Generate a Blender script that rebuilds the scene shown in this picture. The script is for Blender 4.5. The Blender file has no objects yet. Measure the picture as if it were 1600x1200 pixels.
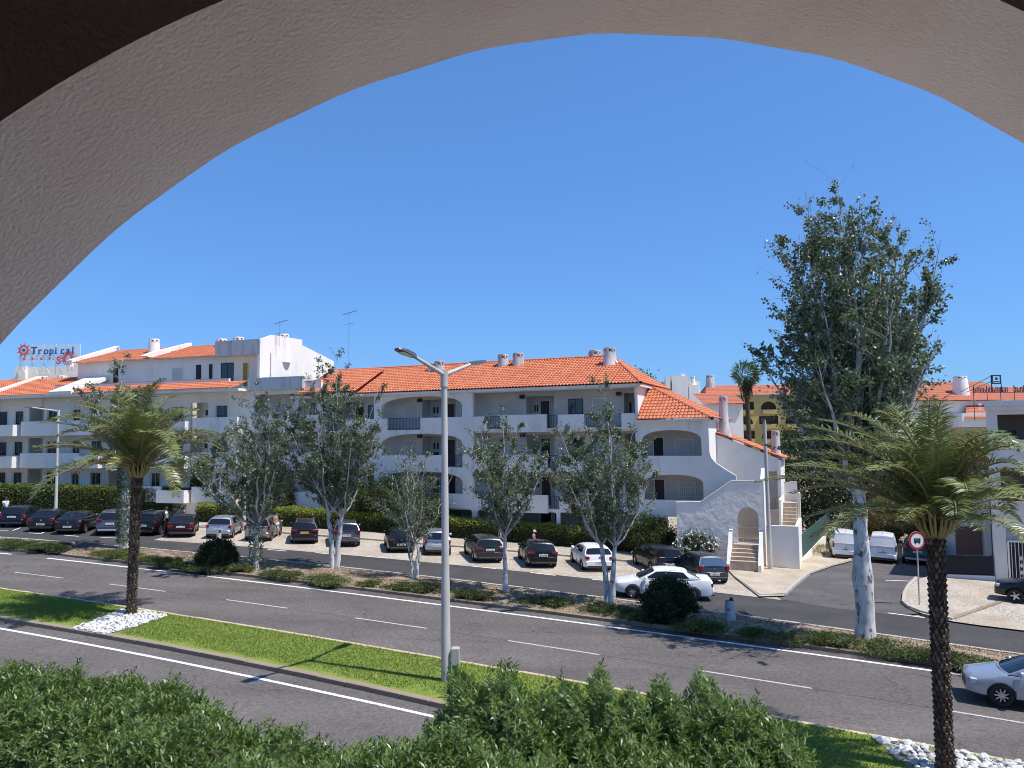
import bpy, math, random
import numpy as np
from mathutils import Vector, Matrix
from mathutils.geometry import tessellate_polygon
random.seed(7)
rng = np.random.default_rng(7)
sc = bpy.context.scene
col = sc.collection
R = math.radians
# ------------------------------------------------------------------ camera
FPX, CAM_H, SL = 1190.0, 7.65, 0.04
PITCH, ROLL = math.atan(-80 / FPX) * -1, -0.012
_f = np.array([0, math.cos(PITCH), math.sin(PITCH)])
_r = np.array([1.0, 0, 0]); _u = np.cross(_r, _f)
_c, _s = math.cos(ROLL), math.sin(ROLL)
_r, _u = _c * _r + _s * _u, -_s * _r + _c * _u
CAM = np.array([0, 0, CAM_H])
cd = bpy.data.cameras.new('camera'); cam = bpy.data.objects.new('camera', cd); col.objects.link(cam)
cd.sensor_fit = 'HORIZONTAL'; cd.sensor_width = 36; cd.lens = 36 * FPX / 1600
cd.clip_start = 0.05; cd.clip_end = 6000
M = Matrix.Identity(4)
for i in range(3):
    M[i][0], M[i][1], M[i][2], M[i][3] = _r[i], _u[i], -_f[i], CAM[i]
cam.matrix_world = M
sc.camera = cam
# ------------------------------------------------------------------ sky and sun
SUN_EL, SUN_AZ = R(62), math.atan2(0.945, -0.33)      # azimuth measured from +Y towards +X
w = bpy.data.worlds.new('World'); sc.world = w; w.use_nodes = True
nt = w.node_tree; nt.nodes.clear()
sky = nt.nodes.new('ShaderNodeTexSky'); sky.sky_type = 'NISHITA'; sky.sun_disc = False
sky.sun_elevation = SUN_EL; sky.sun_rotation = SUN_AZ
sky.altitude = 0; sky.air_density = 1.0; sky.dust_density = 0.35; sky.ozone_density = 2.5
bg = nt.nodes.new('ShaderNodeBackground'); bg.inputs['Strength'].default_value = 0.115
out = nt.nodes.new('ShaderNodeOutputWorld')
tint = nt.nodes.new('ShaderNodeMix'); tint.data_type = 'RGBA'; tint.blend_type = 'MULTIPLY'; tint.inputs[0].default_value = 1
tint.inputs[7].default_value = (.73, 1.37, 2.41, 1)
gam = nt.nodes.new('ShaderNodeGamma'); gam.inputs[1].default_value = .6; nt.links.new(sky.outputs[0], gam.inputs[0]); nt.links.new(gam.outputs[0], tint.inputs[6]); nt.links.new(tint.outputs[2], bg.inputs[0]); nt.links.new(bg.outputs[0], out.inputs[0])
sd = bpy.data.lights.new('sun', 'SUN'); sd.energy = 4.8; sd.angle = R(0.53); sd.color = (1, .965, .93)
sun = bpy.data.objects.new('sun', sd); col.objects.link(sun)
sdir = Vector((math.sin(SUN_AZ) * math.cos(SUN_EL), math.cos(SUN_AZ) * math.cos(SUN_EL), math.sin(SUN_EL)))
sun.rotation_euler = (-sdir).to_track_quat('-Z', 'Y').to_euler(); sun.location = sdir * 60
sc.view_settings.view_transform = 'Standard'; sc.view_settings.look = 'None'
sc.view_settings.exposure = 0.22; sc.view_settings.gamma = 1; sc.view_settings.use_curve_mapping = False
sc.render.engine = 'CYCLES'
sc.cycles.filter_width = 1.0; sc.cycles.max_bounces = 6; sc.cycles.diffuse_bounces = 4; sc.cycles.transparent_max_bounces = 6

# ------------------------------------------------------------------ helpers
def gz(x):
    a = abs(x)
    if a <= 45: return -SL * x
    return -SL * math.copysign(45 + 20 * math.tanh((a - 45) / 20), x)
def ray(px, py): return _f * FPX + _r * (px - 800) - _u * (py - 600)
def G(px, py, dz=0.0):
    d = ray(px, py); t = (dz - CAM_H) / (d[2] + SL * d[0]); q = CAM + d * t
    return Vector(q)
def P(px, py, Y):
    d = ray(px, py); return Vector(CAM + d * (Y / d[1]))
def T(o, label=None, cat=None, group=None, kind=None):
    if label: o['label'] = label
    if cat: o['category'] = cat
    if group: o['group'] = group
    if kind: o['kind'] = kind
    return o
def empty(name, loc, rz=0, label=None, cat=None, group=None):
    o = bpy.data.objects.new(name, None); col.objects.link(o)
    o.location = loc; o.rotation_euler = (0, 0, rz); o.empty_display_size = .2
    return T(o, label, cat, group)
def link(name, me, parent=None, loc=None, rot=None):
    o = bpy.data.objects.new(name, me); col.objects.link(o)
    if parent: o.parent = parent
    if loc is not None: o.location = loc
    if rot is not None: o.rotation_euler = rot
    return o
def copy_tree(o, parent=None):
    c = o.copy(); col.objects.link(c)
    if parent: c.parent = parent
    for ch in o.children: copy_tree(ch, c)
    return c
class MB:
    def __init__(s): s.v = []; s.f = []; s.m = []; s.r = []
    def add(s, vs, fs, mi=0, r=None):
        b = len(s.v); s.v += [tuple(x) for x in vs]
        s.f += [tuple(i + b for i in f) for f in fs]; s.m += [mi] * len(fs)
        if r is None: r = random.random()
        s.r += [r] * len(vs)
        return s
    def box(s, x0, x1, y0, y1, z0, z1, mi=0):
        return s.add([(x0,y0,z0),(x1,y0,z0),(x1,y1,z0),(x0,y1,z0),(x0,y0,z1),(x1,y0,z1),(x1,y1,z1),(x0,y1,z1)],
              [(0,3,2,1),(4,5,6,7),(0,1,5,4),(1,2,6,5),(2,3,7,6),(3,0,4,7)], mi)
    def bbox(s, x0, x1, y0, y1, z0, z1, b=.02, mi=0):           # box with bevelled vertical and top edges
        vs = []
        for z, i in ((z0, 0), (z1 - b, 0), (z1, b)):
            for (sx, sy) in ((0,0),(1,0),(1,1),(0,1)):
                X = x1 - i if sx else x0 + i; Y = y1 - i if sy else y0 + i
                k = min(b, abs(x1-x0)/3, abs(y1-y0)/3)
                a = (X, Y + (-k if sy else k), z); c = (X + (-k if sx else k), Y, z)
                vs += [a, c] if (sx, sy) in ((0,0),(1,1)) else [c, a]
        fs = []
        for l in range(2):
            for k in range(8): fs.append((l*8+k, l*8+(k+1)%8, l*8+8+(k+1)%8, l*8+8+k))
        fs += [tuple(range(16, 24)), tuple(range(7, -1, -1))]
        return s.add(vs, fs, mi)
    def tube(s, pts, rad, n=8, mi=0, cap=True, r=None):
        pts = [Vector(p) for p in pts]
        if not hasattr(rad, '__len__'): rad = [rad] * len(pts)
        t = (pts[1] - pts[0]).normalized()
        a = t.cross(Vector((0, 0, 1)) if abs(t.z) < .9 else Vector((1, 0, 0))).normalized()
        vs = []; fs = []
        for i, p in enumerate(pts):
            t = (pts[min(i+1, len(pts)-1)] - pts[max(i-1, 0)]).normalized()
            a = (a - t * a.dot(t)).normalized(); b = t.cross(a)
            for k in range(n):
                an = 2 * math.pi * k / n
                vs.append(p + (a * math.cos(an) + b * math.sin(an)) * rad[i])
        for i in range(len(pts) - 1):
            for k in range(n): fs.append((i*n+k, i*n+(k+1)%n, (i+1)*n+(k+1)%n, (i+1)*n+k))
        if cap: fs += [tuple(range(n-1, -1, -1)), tuple(range((len(pts)-1)*n, len(pts)*n))]
        return s.add(vs, fs, mi, r)
    def lathe(s, prof, n=16, c=(0,0,0), axis='z', mi=0, cap=True):
        vs = []; fs = []
        for (r, z) in prof:
            for k in range(n):
                a = 2 * math.pi * k / n; x, y = r*math.cos(a), r*math.sin(a)
                q = (x, y, z) if axis == 'z' else ((x, z, y) if axis == 'y' else (z, x, y))
                vs.append((q[0]+c[0], q[1]+c[1], q[2]+c[2]))
        for i in range(len(prof)-1):
            for k in range(n):
                f = (i*n+k, i*n+(k+1)%n, (i+1)*n+(k+1)%n, (i+1)*n+k)
                fs.append(f if axis != 'y' else f[::-1])
        if cap: fs += [tuple(range(n-1,-1,-1)), tuple(range((len(prof)-1)*n, len(prof)*n))]
        return s.add(vs, fs, mi)
    def prism(s, poly, a, b, plane='xy', mi=0):                  # extruded polygon
        def q(p, h): return (p[0], p[1], h) if plane == 'xy' else ((p[0], h, p[1]) if plane == 'xz' else (h, p[0], p[1]))
        n = len(poly); vs = [q(p, a) for p in poly] + [q(p, b) for p in poly]
        tri = tessellate_polygon([[Vector((p[0], p[1], 0)) for p in poly]])
        fs = [t for t in tri] + [tuple(i + n for i in t[::-1]) for t in tri]
        fs += [(i, (i+1) % n, n + (i+1) % n, n + i) for i in range(n)]
        return s.add(vs, fs, mi)
    def sheet(s, poly, mi=0):                                     # flat 3-D polygon
        tri = tessellate_polygon([[Vector((p[0], p[1], 0)) for p in poly]])
        vs = [tuple(p) for p in poly]; fs = []
        for t in tri:
            a, b, c = [Vector(vs[i]) for i in t]
            fs.append(tuple(t) if (b-a).cross(c-a).z > 0 else tuple(t[::-1]))
        return s.add(vs, fs, mi)
    def strip(s, A, B, mi=0):
        n = len(A); return s.add(list(A) + list(B), [(i, i+1, n+i+1, n+i) for i in range(n-1)], mi)
    def mesh(s, name, mats, smooth=None, fix=True):
        me = bpy.data.meshes.new(name); me.from_pydata(s.v, [], s.f)
        mats = mats if isinstance(mats, (list, tuple)) else [mats]
        for m in mats: me.materials.append(m)
        if len(mats) > 1: me.polygons.foreach_set('material_index', s.m)
        at = me.attributes.new('rnd', 'FLOAT', 'POINT'); at.data.foreach_set('value', s.r)
        me.update()
        if fix:
            import bmesh
            bm = bmesh.new(); bm.from_mesh(me); bmesh.ops.recalc_face_normals(bm, faces=bm.faces); bm.to_mesh(me); bm.free()
        if smooth is not None:
            me.polygons.foreach_set('use_smooth', [True] * len(me.polygons)); me.set_sharp_from_angle(angle=R(smooth))
        return me
    def build(s, name, mats, parent=None, loc=None, rot=None, smooth=None, fix=True):
        return link(name, s.mesh(name, mats, smooth, fix), parent, loc, rot)
def npmesh(name, V, F, mats, rnd=None, mi=None, smooth=False):
    """V (n,3) F (m,k) arrays -> mesh, fast"""
    me = bpy.data.meshes.new(name); V = np.asarray(V, np.float32); F = np.asarray(F, np.int32); k = F.shape[1]
    me.vertices.add(len(V)); me.vertices.foreach_set('co', V.ravel())
    me.loops.add(F.size); me.loops.foreach_set('vertex_index', F.ravel())
    me.polygons.add(len(F)); me.polygons.foreach_set('loop_start', np.arange(0, F.size, k, dtype=np.int32))
    mats = mats if isinstance(mats, (list, tuple)) else [mats]
    for m in mats: me.materials.append(m)
    if mi is not None: me.polygons.foreach_set('material_index', np.asarray(mi, np.int32))
    if rnd is not None:
        at = me.attributes.new('rnd', 'FLOAT', 'POINT'); at.data.foreach_set('value', np.asarray(rnd, np.float32))
    if smooth: me.polygons.foreach_set('use_smooth', np.ones(len(F), bool))
    me.update(calc_edges=True); me.validate()
    return me
def unit(a): return a / np.maximum(np.linalg.norm(a, axis=-1, keepdims=True), 1e-9)
def leaf_mesh(name, Pn, D, N, L, W, mats, mi=None, fold=.25, droop=.1, rnd=None):
    n = len(Pn); D = unit(D); S_ = unit(np.cross(D, N)); N = unit(np.cross(S_, D))
    L = np.broadcast_to(L, (n,))[:, None]; W = np.broadcast_to(W, (n,))[:, None]
    mid = Pn + D * L * .48 + N * W * fold
    V = np.stack([Pn, mid + S_ * W / 2, Pn + D * L - N * L * droop, mid - S_ * W / 2], 1).reshape(-1, 3)
    F = np.arange(4 * n).reshape(n, 4)
    if rnd is None: rnd = rng.random(n)
    return npmesh(name, V, F, mats, np.repeat(rnd, 4), mi)
def sph(n):
    a = rng.normal(size=(n, 3)); return unit(a)

# ------------------------------------------------------------------ materials
MATS = {}
def mat(name, c, rough=.7, metal=0, spec=.5, c2=None, scale=8, bump=0, bscale=40, detail=4, mixw=(.35,.65), c3=None, s3=1.0, w3=(.55,.7), coat=0, rndmix=None, transl=0, tcol=None, stretch=None):
    """Principled with noise-mixed colours, optional bump, per-piece variation and translucency"""
    if name in MATS: return MATS[name]
    m = bpy.data.materials.new(name); m.use_nodes = True; t = m.node_tree; N = t.nodes; Lk = t.links
    b = N['Principled BSDF']; o = N['Material Output']
    b.inputs['Roughness'].default_value = rough; b.inputs['Metallic'].default_value = metal
    b.inputs['Specular IOR Level'].default_value = spec; b.inputs['Coat Weight'].default_value = coat
    tc = N.new('ShaderNodeTexCoord'); vec = tc.outputs['Object']
    if stretch:
        mp = N.new('ShaderNodeMapping'); mp.inputs['Scale'].default_value = stretch; Lk.new(vec, mp.inputs[0]); vec = mp.outputs[0]
    def rgba(x): return (*x, 1)
    def noise(sc_, det=detail):
        n = N.new('ShaderNodeTexNoise'); n.inputs['Scale'].default_value = sc_; n.inputs['Detail'].default_value = det
        Lk.new(vec, n.inputs['Vector']); return n
    def ramp(src, lo, hi):
        r = N.new('ShaderNodeMapRange'); r.inputs[1].default_value = lo; r.inputs[2].default_value = hi; Lk.new(src, r.inputs[0]); return r.outputs[0]
    def mix(fac, A, B):
        x = N.new('ShaderNodeMix'); x.data_type = 'RGBA'
        Lk.new(fac, x.inputs[0])
        for s_, v in ((6, A), (7, B)):
            if isinstance(v, tuple): x.inputs[s_].default_value = rgba(v)
            else: Lk.new(v, x.inputs[s_])
        return x.outputs[2]
    cur = tuple(c)
    if c2: cur = mix(ramp(noise(scale).outputs[0], *mixw), cur, tuple(c2))
    if c3: cur = mix(ramp(noise(s3, 6).outputs[0], *w3), cur, tuple(c3))
    if rndmix:
        a = N.new('ShaderNodeAttribute'); a.attribute_name = 'rnd'; lo, hi, cc = rndmix
        cur = mix(ramp(a.outputs['Fac'], lo, hi), cur, tuple(cc))
    if isinstance(cur, tuple): b.inputs['Base Color'].default_value = rgba(cur)
    else: Lk.new(cur, b.inputs['Base Color'])
    if bump:
        bn = N.new('ShaderNodeBump'); bn.inputs['Strength'].default_value = 1; bn.inputs['Distance'].default_value = bump
        Lk.new(noise(bscale, 3).outputs[0], bn.inputs['Height']); Lk.new(bn.outputs[0], b.inputs['Normal'])
    if transl:
        tr = N.new('ShaderNodeBsdfTranslucent'); ms = N.new('ShaderNodeMixShader'); ms.inputs[0].default_value = transl
        if tcol: tr.inputs[0].default_value = rgba(tcol)
        elif isinstance(cur, tuple): tr.inputs[0].default_value = rgba(cur)
        else: Lk.new(cur, tr.inputs[0])
        Lk.new(b.outputs[0], ms.inputs[1]); Lk.new(tr.outputs[0], ms.inputs[2]); Lk.new(ms.outputs[0], o.inputs[0])
    MATS[name] = m; return m
def dark_glass(name, c=(.02,.025,.03), rough=.05):
    return mat(name, c, rough, spec=.8)
WHITE = mat('white_render', (.85,.79,.715), .9, spec=.2, c2=(.74,.685,.615), scale=.5, mixw=(.42,.75), c3=(.52,.50,.47), s3=1.1, w3=(.58,.84), bump=.004, bscale=30, stretch=(1,1,.3))
WHITE2 = mat('rough_white_render', (.84,.785,.72), .95, spec=.15, c2=(.76,.71,.65), scale=.5, mixw=(.4,.7), bump=.05, bscale=2.2)
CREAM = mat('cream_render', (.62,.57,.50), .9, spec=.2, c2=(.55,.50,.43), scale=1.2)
GREYW = mat('stained_render', (.55,.55,.55), .9, spec=.2, c2=(.30,.30,.30), scale=1.6, mixw=(.5,.75), stretch=(1,1,.25))
TILE = mat('terracotta_tile', (.50,.150,.070), .85, spec=.2, rndmix=(.2,1.0,(.58,.215,.115)), c3=(.36,.115,.065), s3=3, w3=(.55,.8))
TILE_FAR = mat('terracotta_far', (.46,.15,.085), .85, spec=.2, c2=(.52,.19,.11), scale=3)
CHIM = mat('chimney_stucco', (.60,.56,.54), .95, spec=.1, c2=(.36,.33,.32), scale=2.2, mixw=(.42,.72), stretch=(1,1,.4))
IRON = mat('painted_iron', (.035,.04,.06), .5)
DOOR = mat('dark_red_door', (.075,.022,.018), .5, c2=(.055,.016,.014), scale=6)
DARK = mat('dark_interior', (.03,.028,.028), .8)
SHUT = mat('rolling_shutter', (.60,.58,.54), .7, c2=(.54,.52,.48), scale=3)
GLASS = dark_glass('window_glass')
CONC = mat('concrete', (.42,.40,.37), .9, spec=.2, c2=(.33,.31,.29), scale=5, bump=.002)
# ================================================================== GROUND
def pv(c, x):                                   # curve: quadratic near, straight beyond
    a, b, d = c
    lo, hi = -40.0, 24.0
    xx = min(max(x, lo), hi); y = a*xx*xx + b*xx + d
    return y + (2*a*xx + b) * (x - xx)
K1 = (-.00471, -.55063, 20.76781); W1 = (-.00324, -.5154, 19.99381); K2 = (-.00193, -.47195, 24.98565)
DC = (-.00195, -.45752, 28.83349); W2 = (-.00155, -.43133, 33.15521); K3 = (-.0017, -.43635, 34.10)
K4 = (-.00362, -.4621, 38.6081); K5 = (-.00365, -.40711, 43.62863); K6 = (-.00202, -.36929, 50.66806); K7 = (-.00434, -.36716, 54.2126)
def cp(c, x, dz=0, off=0): return Vector((x, pv(c, x) + off, gz(x) + dz))
XS = np.concatenate([np.arange(-160, -45, 5), np.arange(-45, 45, 1.0), np.arange(45, 121, 5)]).tolist()
def band(c0, c1, dz, xs=XS, o0=0, o1=0, sub=1):
    mb = MB(); rows = []
    for j in range(sub + 1):
        t = j / sub
        rows.append([cp(c0, x, dz, o0).lerp(cp(c1, x, dz, o1), t) for x in xs])
    for A, B in zip(rows, rows[1:]): mb.strip(A, B)
    return mb
SOIL = mat('dry_soil', (.33,.25,.17), .95, spec=.1, c2=(.22,.16,.11), scale=3, c3=(.42,.34,.24), s3=9, bump=.02, bscale=12)
DRY = mat('dry_ground', (.40,.33,.24), .95, spec=.1, c2=(.28,.24,.15), scale=.4, c3=(.24,.22,.12), s3=1.5, bump=.03, bscale=3)
ASPH = mat('worn_asphalt', (.124,.108,.097), .9, spec=.2, c2=(.156,.137,.123), scale=.35, c3=(.100,.088,.083), s3=55, w3=(.5,.62), bump=.004, bscale=160)
def road_detail(m, speck=.22, track=.12, crack=True):
    # aggregate speckle, long wear bands along the road and fine cracks multiplied into the base colour
    t = m.node_tree; N = t.nodes; L = t.links; b = N['Principled BSDF']; src = b.inputs['Base Color'].links[0].from_socket
    tc = N.new('ShaderNodeTexCoord')
    def mr(sock, a, c, d, e):
        q = N.new('ShaderNodeMapRange'); q.inputs[1].default_value = a; q.inputs[2].default_value = c; q.inputs[3].default_value = d; q.inputs[4].default_value = e; L.new(sock, q.inputs[0]); return q.outputs[0]
    def mul(fac):
        nonlocal src
        x = N.new('ShaderNodeMix'); x.data_type = 'RGBA'; x.blend_type = 'MULTIPLY'; x.inputs[0].default_value = 1
        L.new(src, x.inputs[6]); L.new(fac, x.inputs[7]); src = x.outputs[2]
    for sc_, st_ in ((9, speck), (26, speck)):
        n = N.new('ShaderNodeTexNoise'); n.inputs['Scale'].default_value = sc_; n.inputs['Detail'].default_value = 2; L.new(tc.outputs['Object'], n.inputs['Vector']); mul(mr(n.outputs[0], .3, .7, 1-st_, 1+st_))
    mp = N.new('ShaderNodeMapping'); mp.inputs['Rotation'].default_value = (0, 0, R(24)); mp.inputs['Scale'].default_value = (.035, .75, 1); L.new(tc.outputs['Object'], mp.inputs[0])
    n = N.new('ShaderNodeTexNoise'); n.inputs['Scale'].default_value = 1.0; n.inputs['Detail'].default_value = 3; L.new(mp.outputs[0], n.inputs['Vector']); mul(mr(n.outputs[0], .3, .7, 1-track, 1+track))
    if crack:
        n2 = N.new('ShaderNodeTexNoise'); n2.inputs['Scale'].default_value = 1.5; L.new(tc.outputs['Object'], n2.inputs['Vector'])
        ad = N.new('ShaderNodeVectorMath'); ad.operation = 'ADD'; L.new(tc.outputs['Object'], ad.inputs[0]); L.new(n2.outputs['Color'], ad.inputs[1])
        v = N.new('ShaderNodeTexVoronoi'); v.feature = 'DISTANCE_TO_EDGE'; v.inputs['Scale'].default_value = .16; L.new(ad.outputs[0], v.inputs['Vector'])
        n3 = N.new('ShaderNodeTexNoise'); n3.inputs['Scale'].default_value = .3; L.new(tc.outputs['Object'], n3.inputs['Vector'])
        a = mr(v.outputs['Distance'], .0, .006, .62, 1.0); k = mr(n3.outputs[0], .48, .60, 1, 0)
        mx = N.new('ShaderNodeMath'); mx.operation = 'MAXIMUM'; L.new(a, mx.inputs[0]); L.new(k, mx.inputs[1]); mul(mx.outputs[0])
    L.new(src, b.inputs['Base Color'])
road_detail(ASPH)
ASPH2 = mat('dark_asphalt', (.058,.054,.053), .9, spec=.2, c2=(.076,.070,.068), scale=.5, c3=(.05,.05,.052), s3=60, bump=.003, bscale=160)
ASPH3 = mat('side_asphalt', (.098,.088,.083), .9, spec=.2, c2=(.125,.113,.107), scale=.4, c3=(.07,.07,.07), s3=1.3, w3=(.55,.75), bump=.003, bscale=160)
road_detail(ASPH2, .16, .10, False); road_detail(ASPH3, .18, .14)
PAINT = mat('road_paint', (.76,.75,.72), .7, c2=(.34,.33,.31), scale=7, mixw=(.52,.74))
PAINT2 = mat('worn_road_paint', (.52,.51,.50), .8, c2=(.25,.24,.235), scale=14, mixw=(.45,.75))
LAWN = mat('lawn_soil', (.17,.24,.04), .95, spec=.1, c2=(.21,.27,.05), scale=1.4, c3=(.26,.27,.08), s3=6, w3=(.52,.75), bump=.02, bscale=60)
KERB_B = mat('brown_kerb', (.27,.20,.13), .9, c2=(.20,.15,.10), scale=7, rndmix=(0,1,(.30,.23,.16)), bump=.004)
KERB_P = mat('pale_kerb', (.50,.46,.38), .9, c2=(.36,.33,.28), scale=6, rndmix=(0,1.3,(.40,.37,.31)), bump=.004)
KERB_Y = mat('ochre_kerb', (.52,.41,.24), .9, c2=(.40,.31,.19), scale=6, rndmix=(0,1.3,(.58,.48,.30)))
def cobble_mat():
    m = mat('cobbles', (.5,.47,.40), .85, spec=.3)
    t = m.node_tree; N = t.nodes; L = t.links; b = N['Principled BSDF']
    tc = N.new('ShaderNodeTexCoord'); v = N.new('ShaderNodeTexVoronoi'); v.inputs['Scale'].default_value = 8.5; v.inputs['Randomness'].default_value = .7
    v2 = N.new('ShaderNodeTexVoronoi'); v2.feature = 'DISTANCE_TO_EDGE'; v2.inputs['Scale'].default_value = 8.5; v2.inputs['Randomness'].default_value = .7
    for q in (v, v2): L.new(tc.outputs['Object'], q.inputs['Vector'])
    r = N.new('ShaderNodeValToRGB'); e = r.color_ramp.elements
    e[0].color = (.46,.39,.31,1); e[1].color = (.62,.54,.44,1)
    sp = N.new('ShaderNodeSeparateColor'); L.new(v.outputs['Color'], sp.inputs[0]); L.new(sp.outputs[0], r.inputs[0])
    mr = N.new('ShaderNodeMapRange'); mr.inputs[1].default_value = .0; mr.inputs[2].default_value = .06; L.new(v2.outputs['Distance'], mr.inputs[0])
    mx = N.new('ShaderNodeMix'); mx.data_type = 'RGBA'; mx.inputs[6].default_value = (.24,.20,.155,1)
    L.new(mr.outputs[0], mx.inputs[0]); L.new(r.outputs[0], mx.inputs[7])
    n = N.new('ShaderNodeTexNoise'); n.inputs['Scale'].default_value = .5; L.new(tc.outputs['Object'], n.inputs['Vector'])
    mr2 = N.new('ShaderNodeMapRange'); mr2.inputs[1].default_value = .45; mr2.inputs[2].default_value = .8; L.new(n.outputs[0], mr2.inputs[0])
    mx2 = N.new('ShaderNodeMix'); mx2.data_type = 'RGBA'; mx2.inputs[7].default_value = (.40,.31,.21,1); L.new(mr2.outputs[0], mx2.inputs[0]); L.new(mx.outputs[2], mx2.inputs[6])
    L.new(mx2.outputs[2], b.inputs['Base Color'])
    bp = N.new('ShaderNodeBump'); bp.inputs['Distance'].default_value = .03; L.new(mr.outputs[0], bp.inputs['Height']); L.new(bp.outputs[0], b.inputs['Normal'])
    return m
COB = cobble_mat()
# terrain to the horizon
mb = MB(); tx = [-3000,-900,-300] + list(np.arange(-160,161,8)) + [300,900,3000]; ty = [-80,0,20,40,60,80,120,250,700,3500]
for i in range(len(tx)-1):
    for j in range(len(ty)-1):
        q = [(tx[i],ty[j]),(tx[i+1],ty[j]),(tx[i+1],ty[j+1]),(tx[i],ty[j+1])]
        mb.add([(x,y,gz(x)-.06) for x,y in q], [(0,1,2,3)])
T(mb.build('ground', DRY), kind='structure')
near_road = T(band(K1, K1, 0, o0=-10.5, o1=-.02).build('near_road', ASPH), kind='structure')
main_road = T(band(K2, K3, 0, o0=.02, o1=-.02, sub=3).build('main_road', ASPH), kind='structure')
service_road = T(band(K4, K5, .004, o0=.02, sub=2).build('service_road', ASPH2), kind='structure')
sidewalk_near = T(band(K1, K1, .10, o0=-20.5, o1=-10.5).build('near_pavement', COB), kind='structure')
lawn = T(band(K1, K2, .12, o0=.13, o1=-.13, sub=4).build('lawn', LAWN), kind='structure')
# planted verge with a gap (crossing) at the far left
xsA = [x for x in XS if x <= -28]; xsB = [x for x in XS if x >= -26]
vb = MB()
for xs in (xsA, xsB):
    rows = []
    for j in range(9):
        t = j/8; rows.append([cp(K3, x, .10, .14).lerp(cp(K4, x, .10, -.14), t) + Vector((0,0,(.10*math.sin(math.pi*t)+.05*math.sin(x*1.7+j)) if 0 < j < 8 else 0)) for x in xs])
    for A, B in zip(rows, rows[1:]): vb.strip(A, B)
verge = T(vb.build('planted_verge', SOIL, smooth=80), kind='structure')
T(band(K3, K4, .002, xs=[-28,-27,-26]).build('verge_crossing', ASPH2), kind='structure')
# parking: asphalt bays on the left, cobbles on the right
xl = [x for x in XS if x <= -24]; xr = [x for x in XS if -24 <= x <= 13]
T(band(K5, K6, .003, xs=xl, o0=.01).build('parking_asphalt', ASPH2), kind='structure')
parking = T(band(K5, K6, .012, xs=xr, o0=.01, o1=-.12).build('parking_cobbles', COB), kind='structure')
T(band(K6, K7, .12, xs=[x for x in XS if x <= 13], o1=2.5).build('pavement', COB), kind='structure')
# kerbs made of single stones
def kerb(name, c, x0, x1, L, wid, h, m, off=0, skip=None):
    root = T(empty(name, cp(c, (x0+x1)/2)), kind='structure')
    mbk = MB(); mbk.bbox(-L/2+.008, L/2-.008, -wid/2, wid/2, -.12, h, .015)
    base = mbk.mesh('kerb_stone', m)
    mbs = []
    for q in range(5):
        k = MB(); k.bbox(-L/2+.008, L/2-.008, -wid/2, wid/2, -.12, h, .015); k.r = [random.random()]*len(k.v); mbs.append(k.mesh('kerb_stone', m))
    x = x0
    while x < x1:
        y = pv(c, x); d = Vector((1, pv(c, x+.5) - pv(c, x-.5), -SL)).normalized()
        if not (skip and skip[0] < x < skip[1]):
            o = link('kerb_stone', random.choice(mbs), root); o.location = Vector((x, y + off, gz(x) + random.uniform(-.006,.006))) - root.location
            o.rotation_euler = (random.uniform(-.01,.01), math.asin(-d.z), math.atan2(d.y, d.x) + random.uniform(-.006,.006))
        x += L * d.x
    return root
kerb('lawn_kerb', K1, -24, 12, 1.0, .26, .15, KERB_B)
kerb('lawn_far_kerb', K2, -27, 13, 1.0, .16, .135, KERB_Y, off=-.05)
kerb('verge_kerb', K3, -34, 18, 1.0, .2, .14, KERB_B, off=.03, skip=(-28.2,-26))
kerb('verge_back_kerb', K4, -38, 22, 1.0, .18, .14, KERB_P, off=-.05, skip=(-28.2,-26))
kerb('parking_kerb', K6, -32, 12, 1.0, .2, .13, KERB_P, off=-.04)
# painted lines
def line(parent, c, x0, x1, wid, m, dz=.008, off=0, n=None):
    n = n or max(2, int((x1-x0)/1.0)+1); xs = np.linspace(x0, x1, n).tolist(); mbl = MB()
    mbl.strip([cp(c, x, dz, off-wid/2) for x in xs], [cp(c, x, dz, off+wid/2) for x in xs])
    return mbl.build('road_line', m, parent)
line(near_road, W1, -60, 20, .17, PAINT)
line(main_road, W2, -90, -28.9, .2, PAINT); line(main_road, W2, -26.3, 60, .2, PAINT)
for x0, x1 in ((-44,-41),(-37.8,-34.8),(-31.6,-28.6),(-25.4,-22.2),(-19.4,-16.1),(-12.8,-9.7),(-6.55,-3.45),(-.26,2.97),(6.06,9.27),(12.6,15.8),(19,22.2)):
    if x1 - x0 > 1: line(main_road, DC, x0, x1, .12, PAINT2)
line(main_road, DC, -60, 40, .03, mat('tar_joint', (.045,.043,.043), .8), dz=.004, n=200)
def pline(parent, pts, wid, m, dz=.010):
    a, b = [G(*p, dz) for p in pts]; d = (b-a).normalized(); n = Vector((-d.y, d.x, 0)) * wid/2; mbl = MB()
    mbl.add([a-n, b-n, b+n, a+n], [(0,1,2,3)]); return mbl.build('road_line', m, parent)
for q in ([(0,829),(13,829)],[(45,832.5),(66,834)],[(100,836),(123,838)],[(157,839.5),(188,841)],[(20,829),(38,822)],[(65,833),(83,825.5)],[(116,836),(145,822)]):
    pline(service_road, q, .12, PAINT)
for q in ([(737,884.5),(775,888.5)],[(829,894.5),(868,899)],[(925,905),(945,907)],[(573,869.5),(603,871.5)],[(493,863.5),(515,865.5)],[(418,858.5),(448,861)]):
    pline(service_road, q, .14, PAINT, .02)
pline(service_road, [(1387,957.5),(1445,965)], .12, PAINT, .012)
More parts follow.
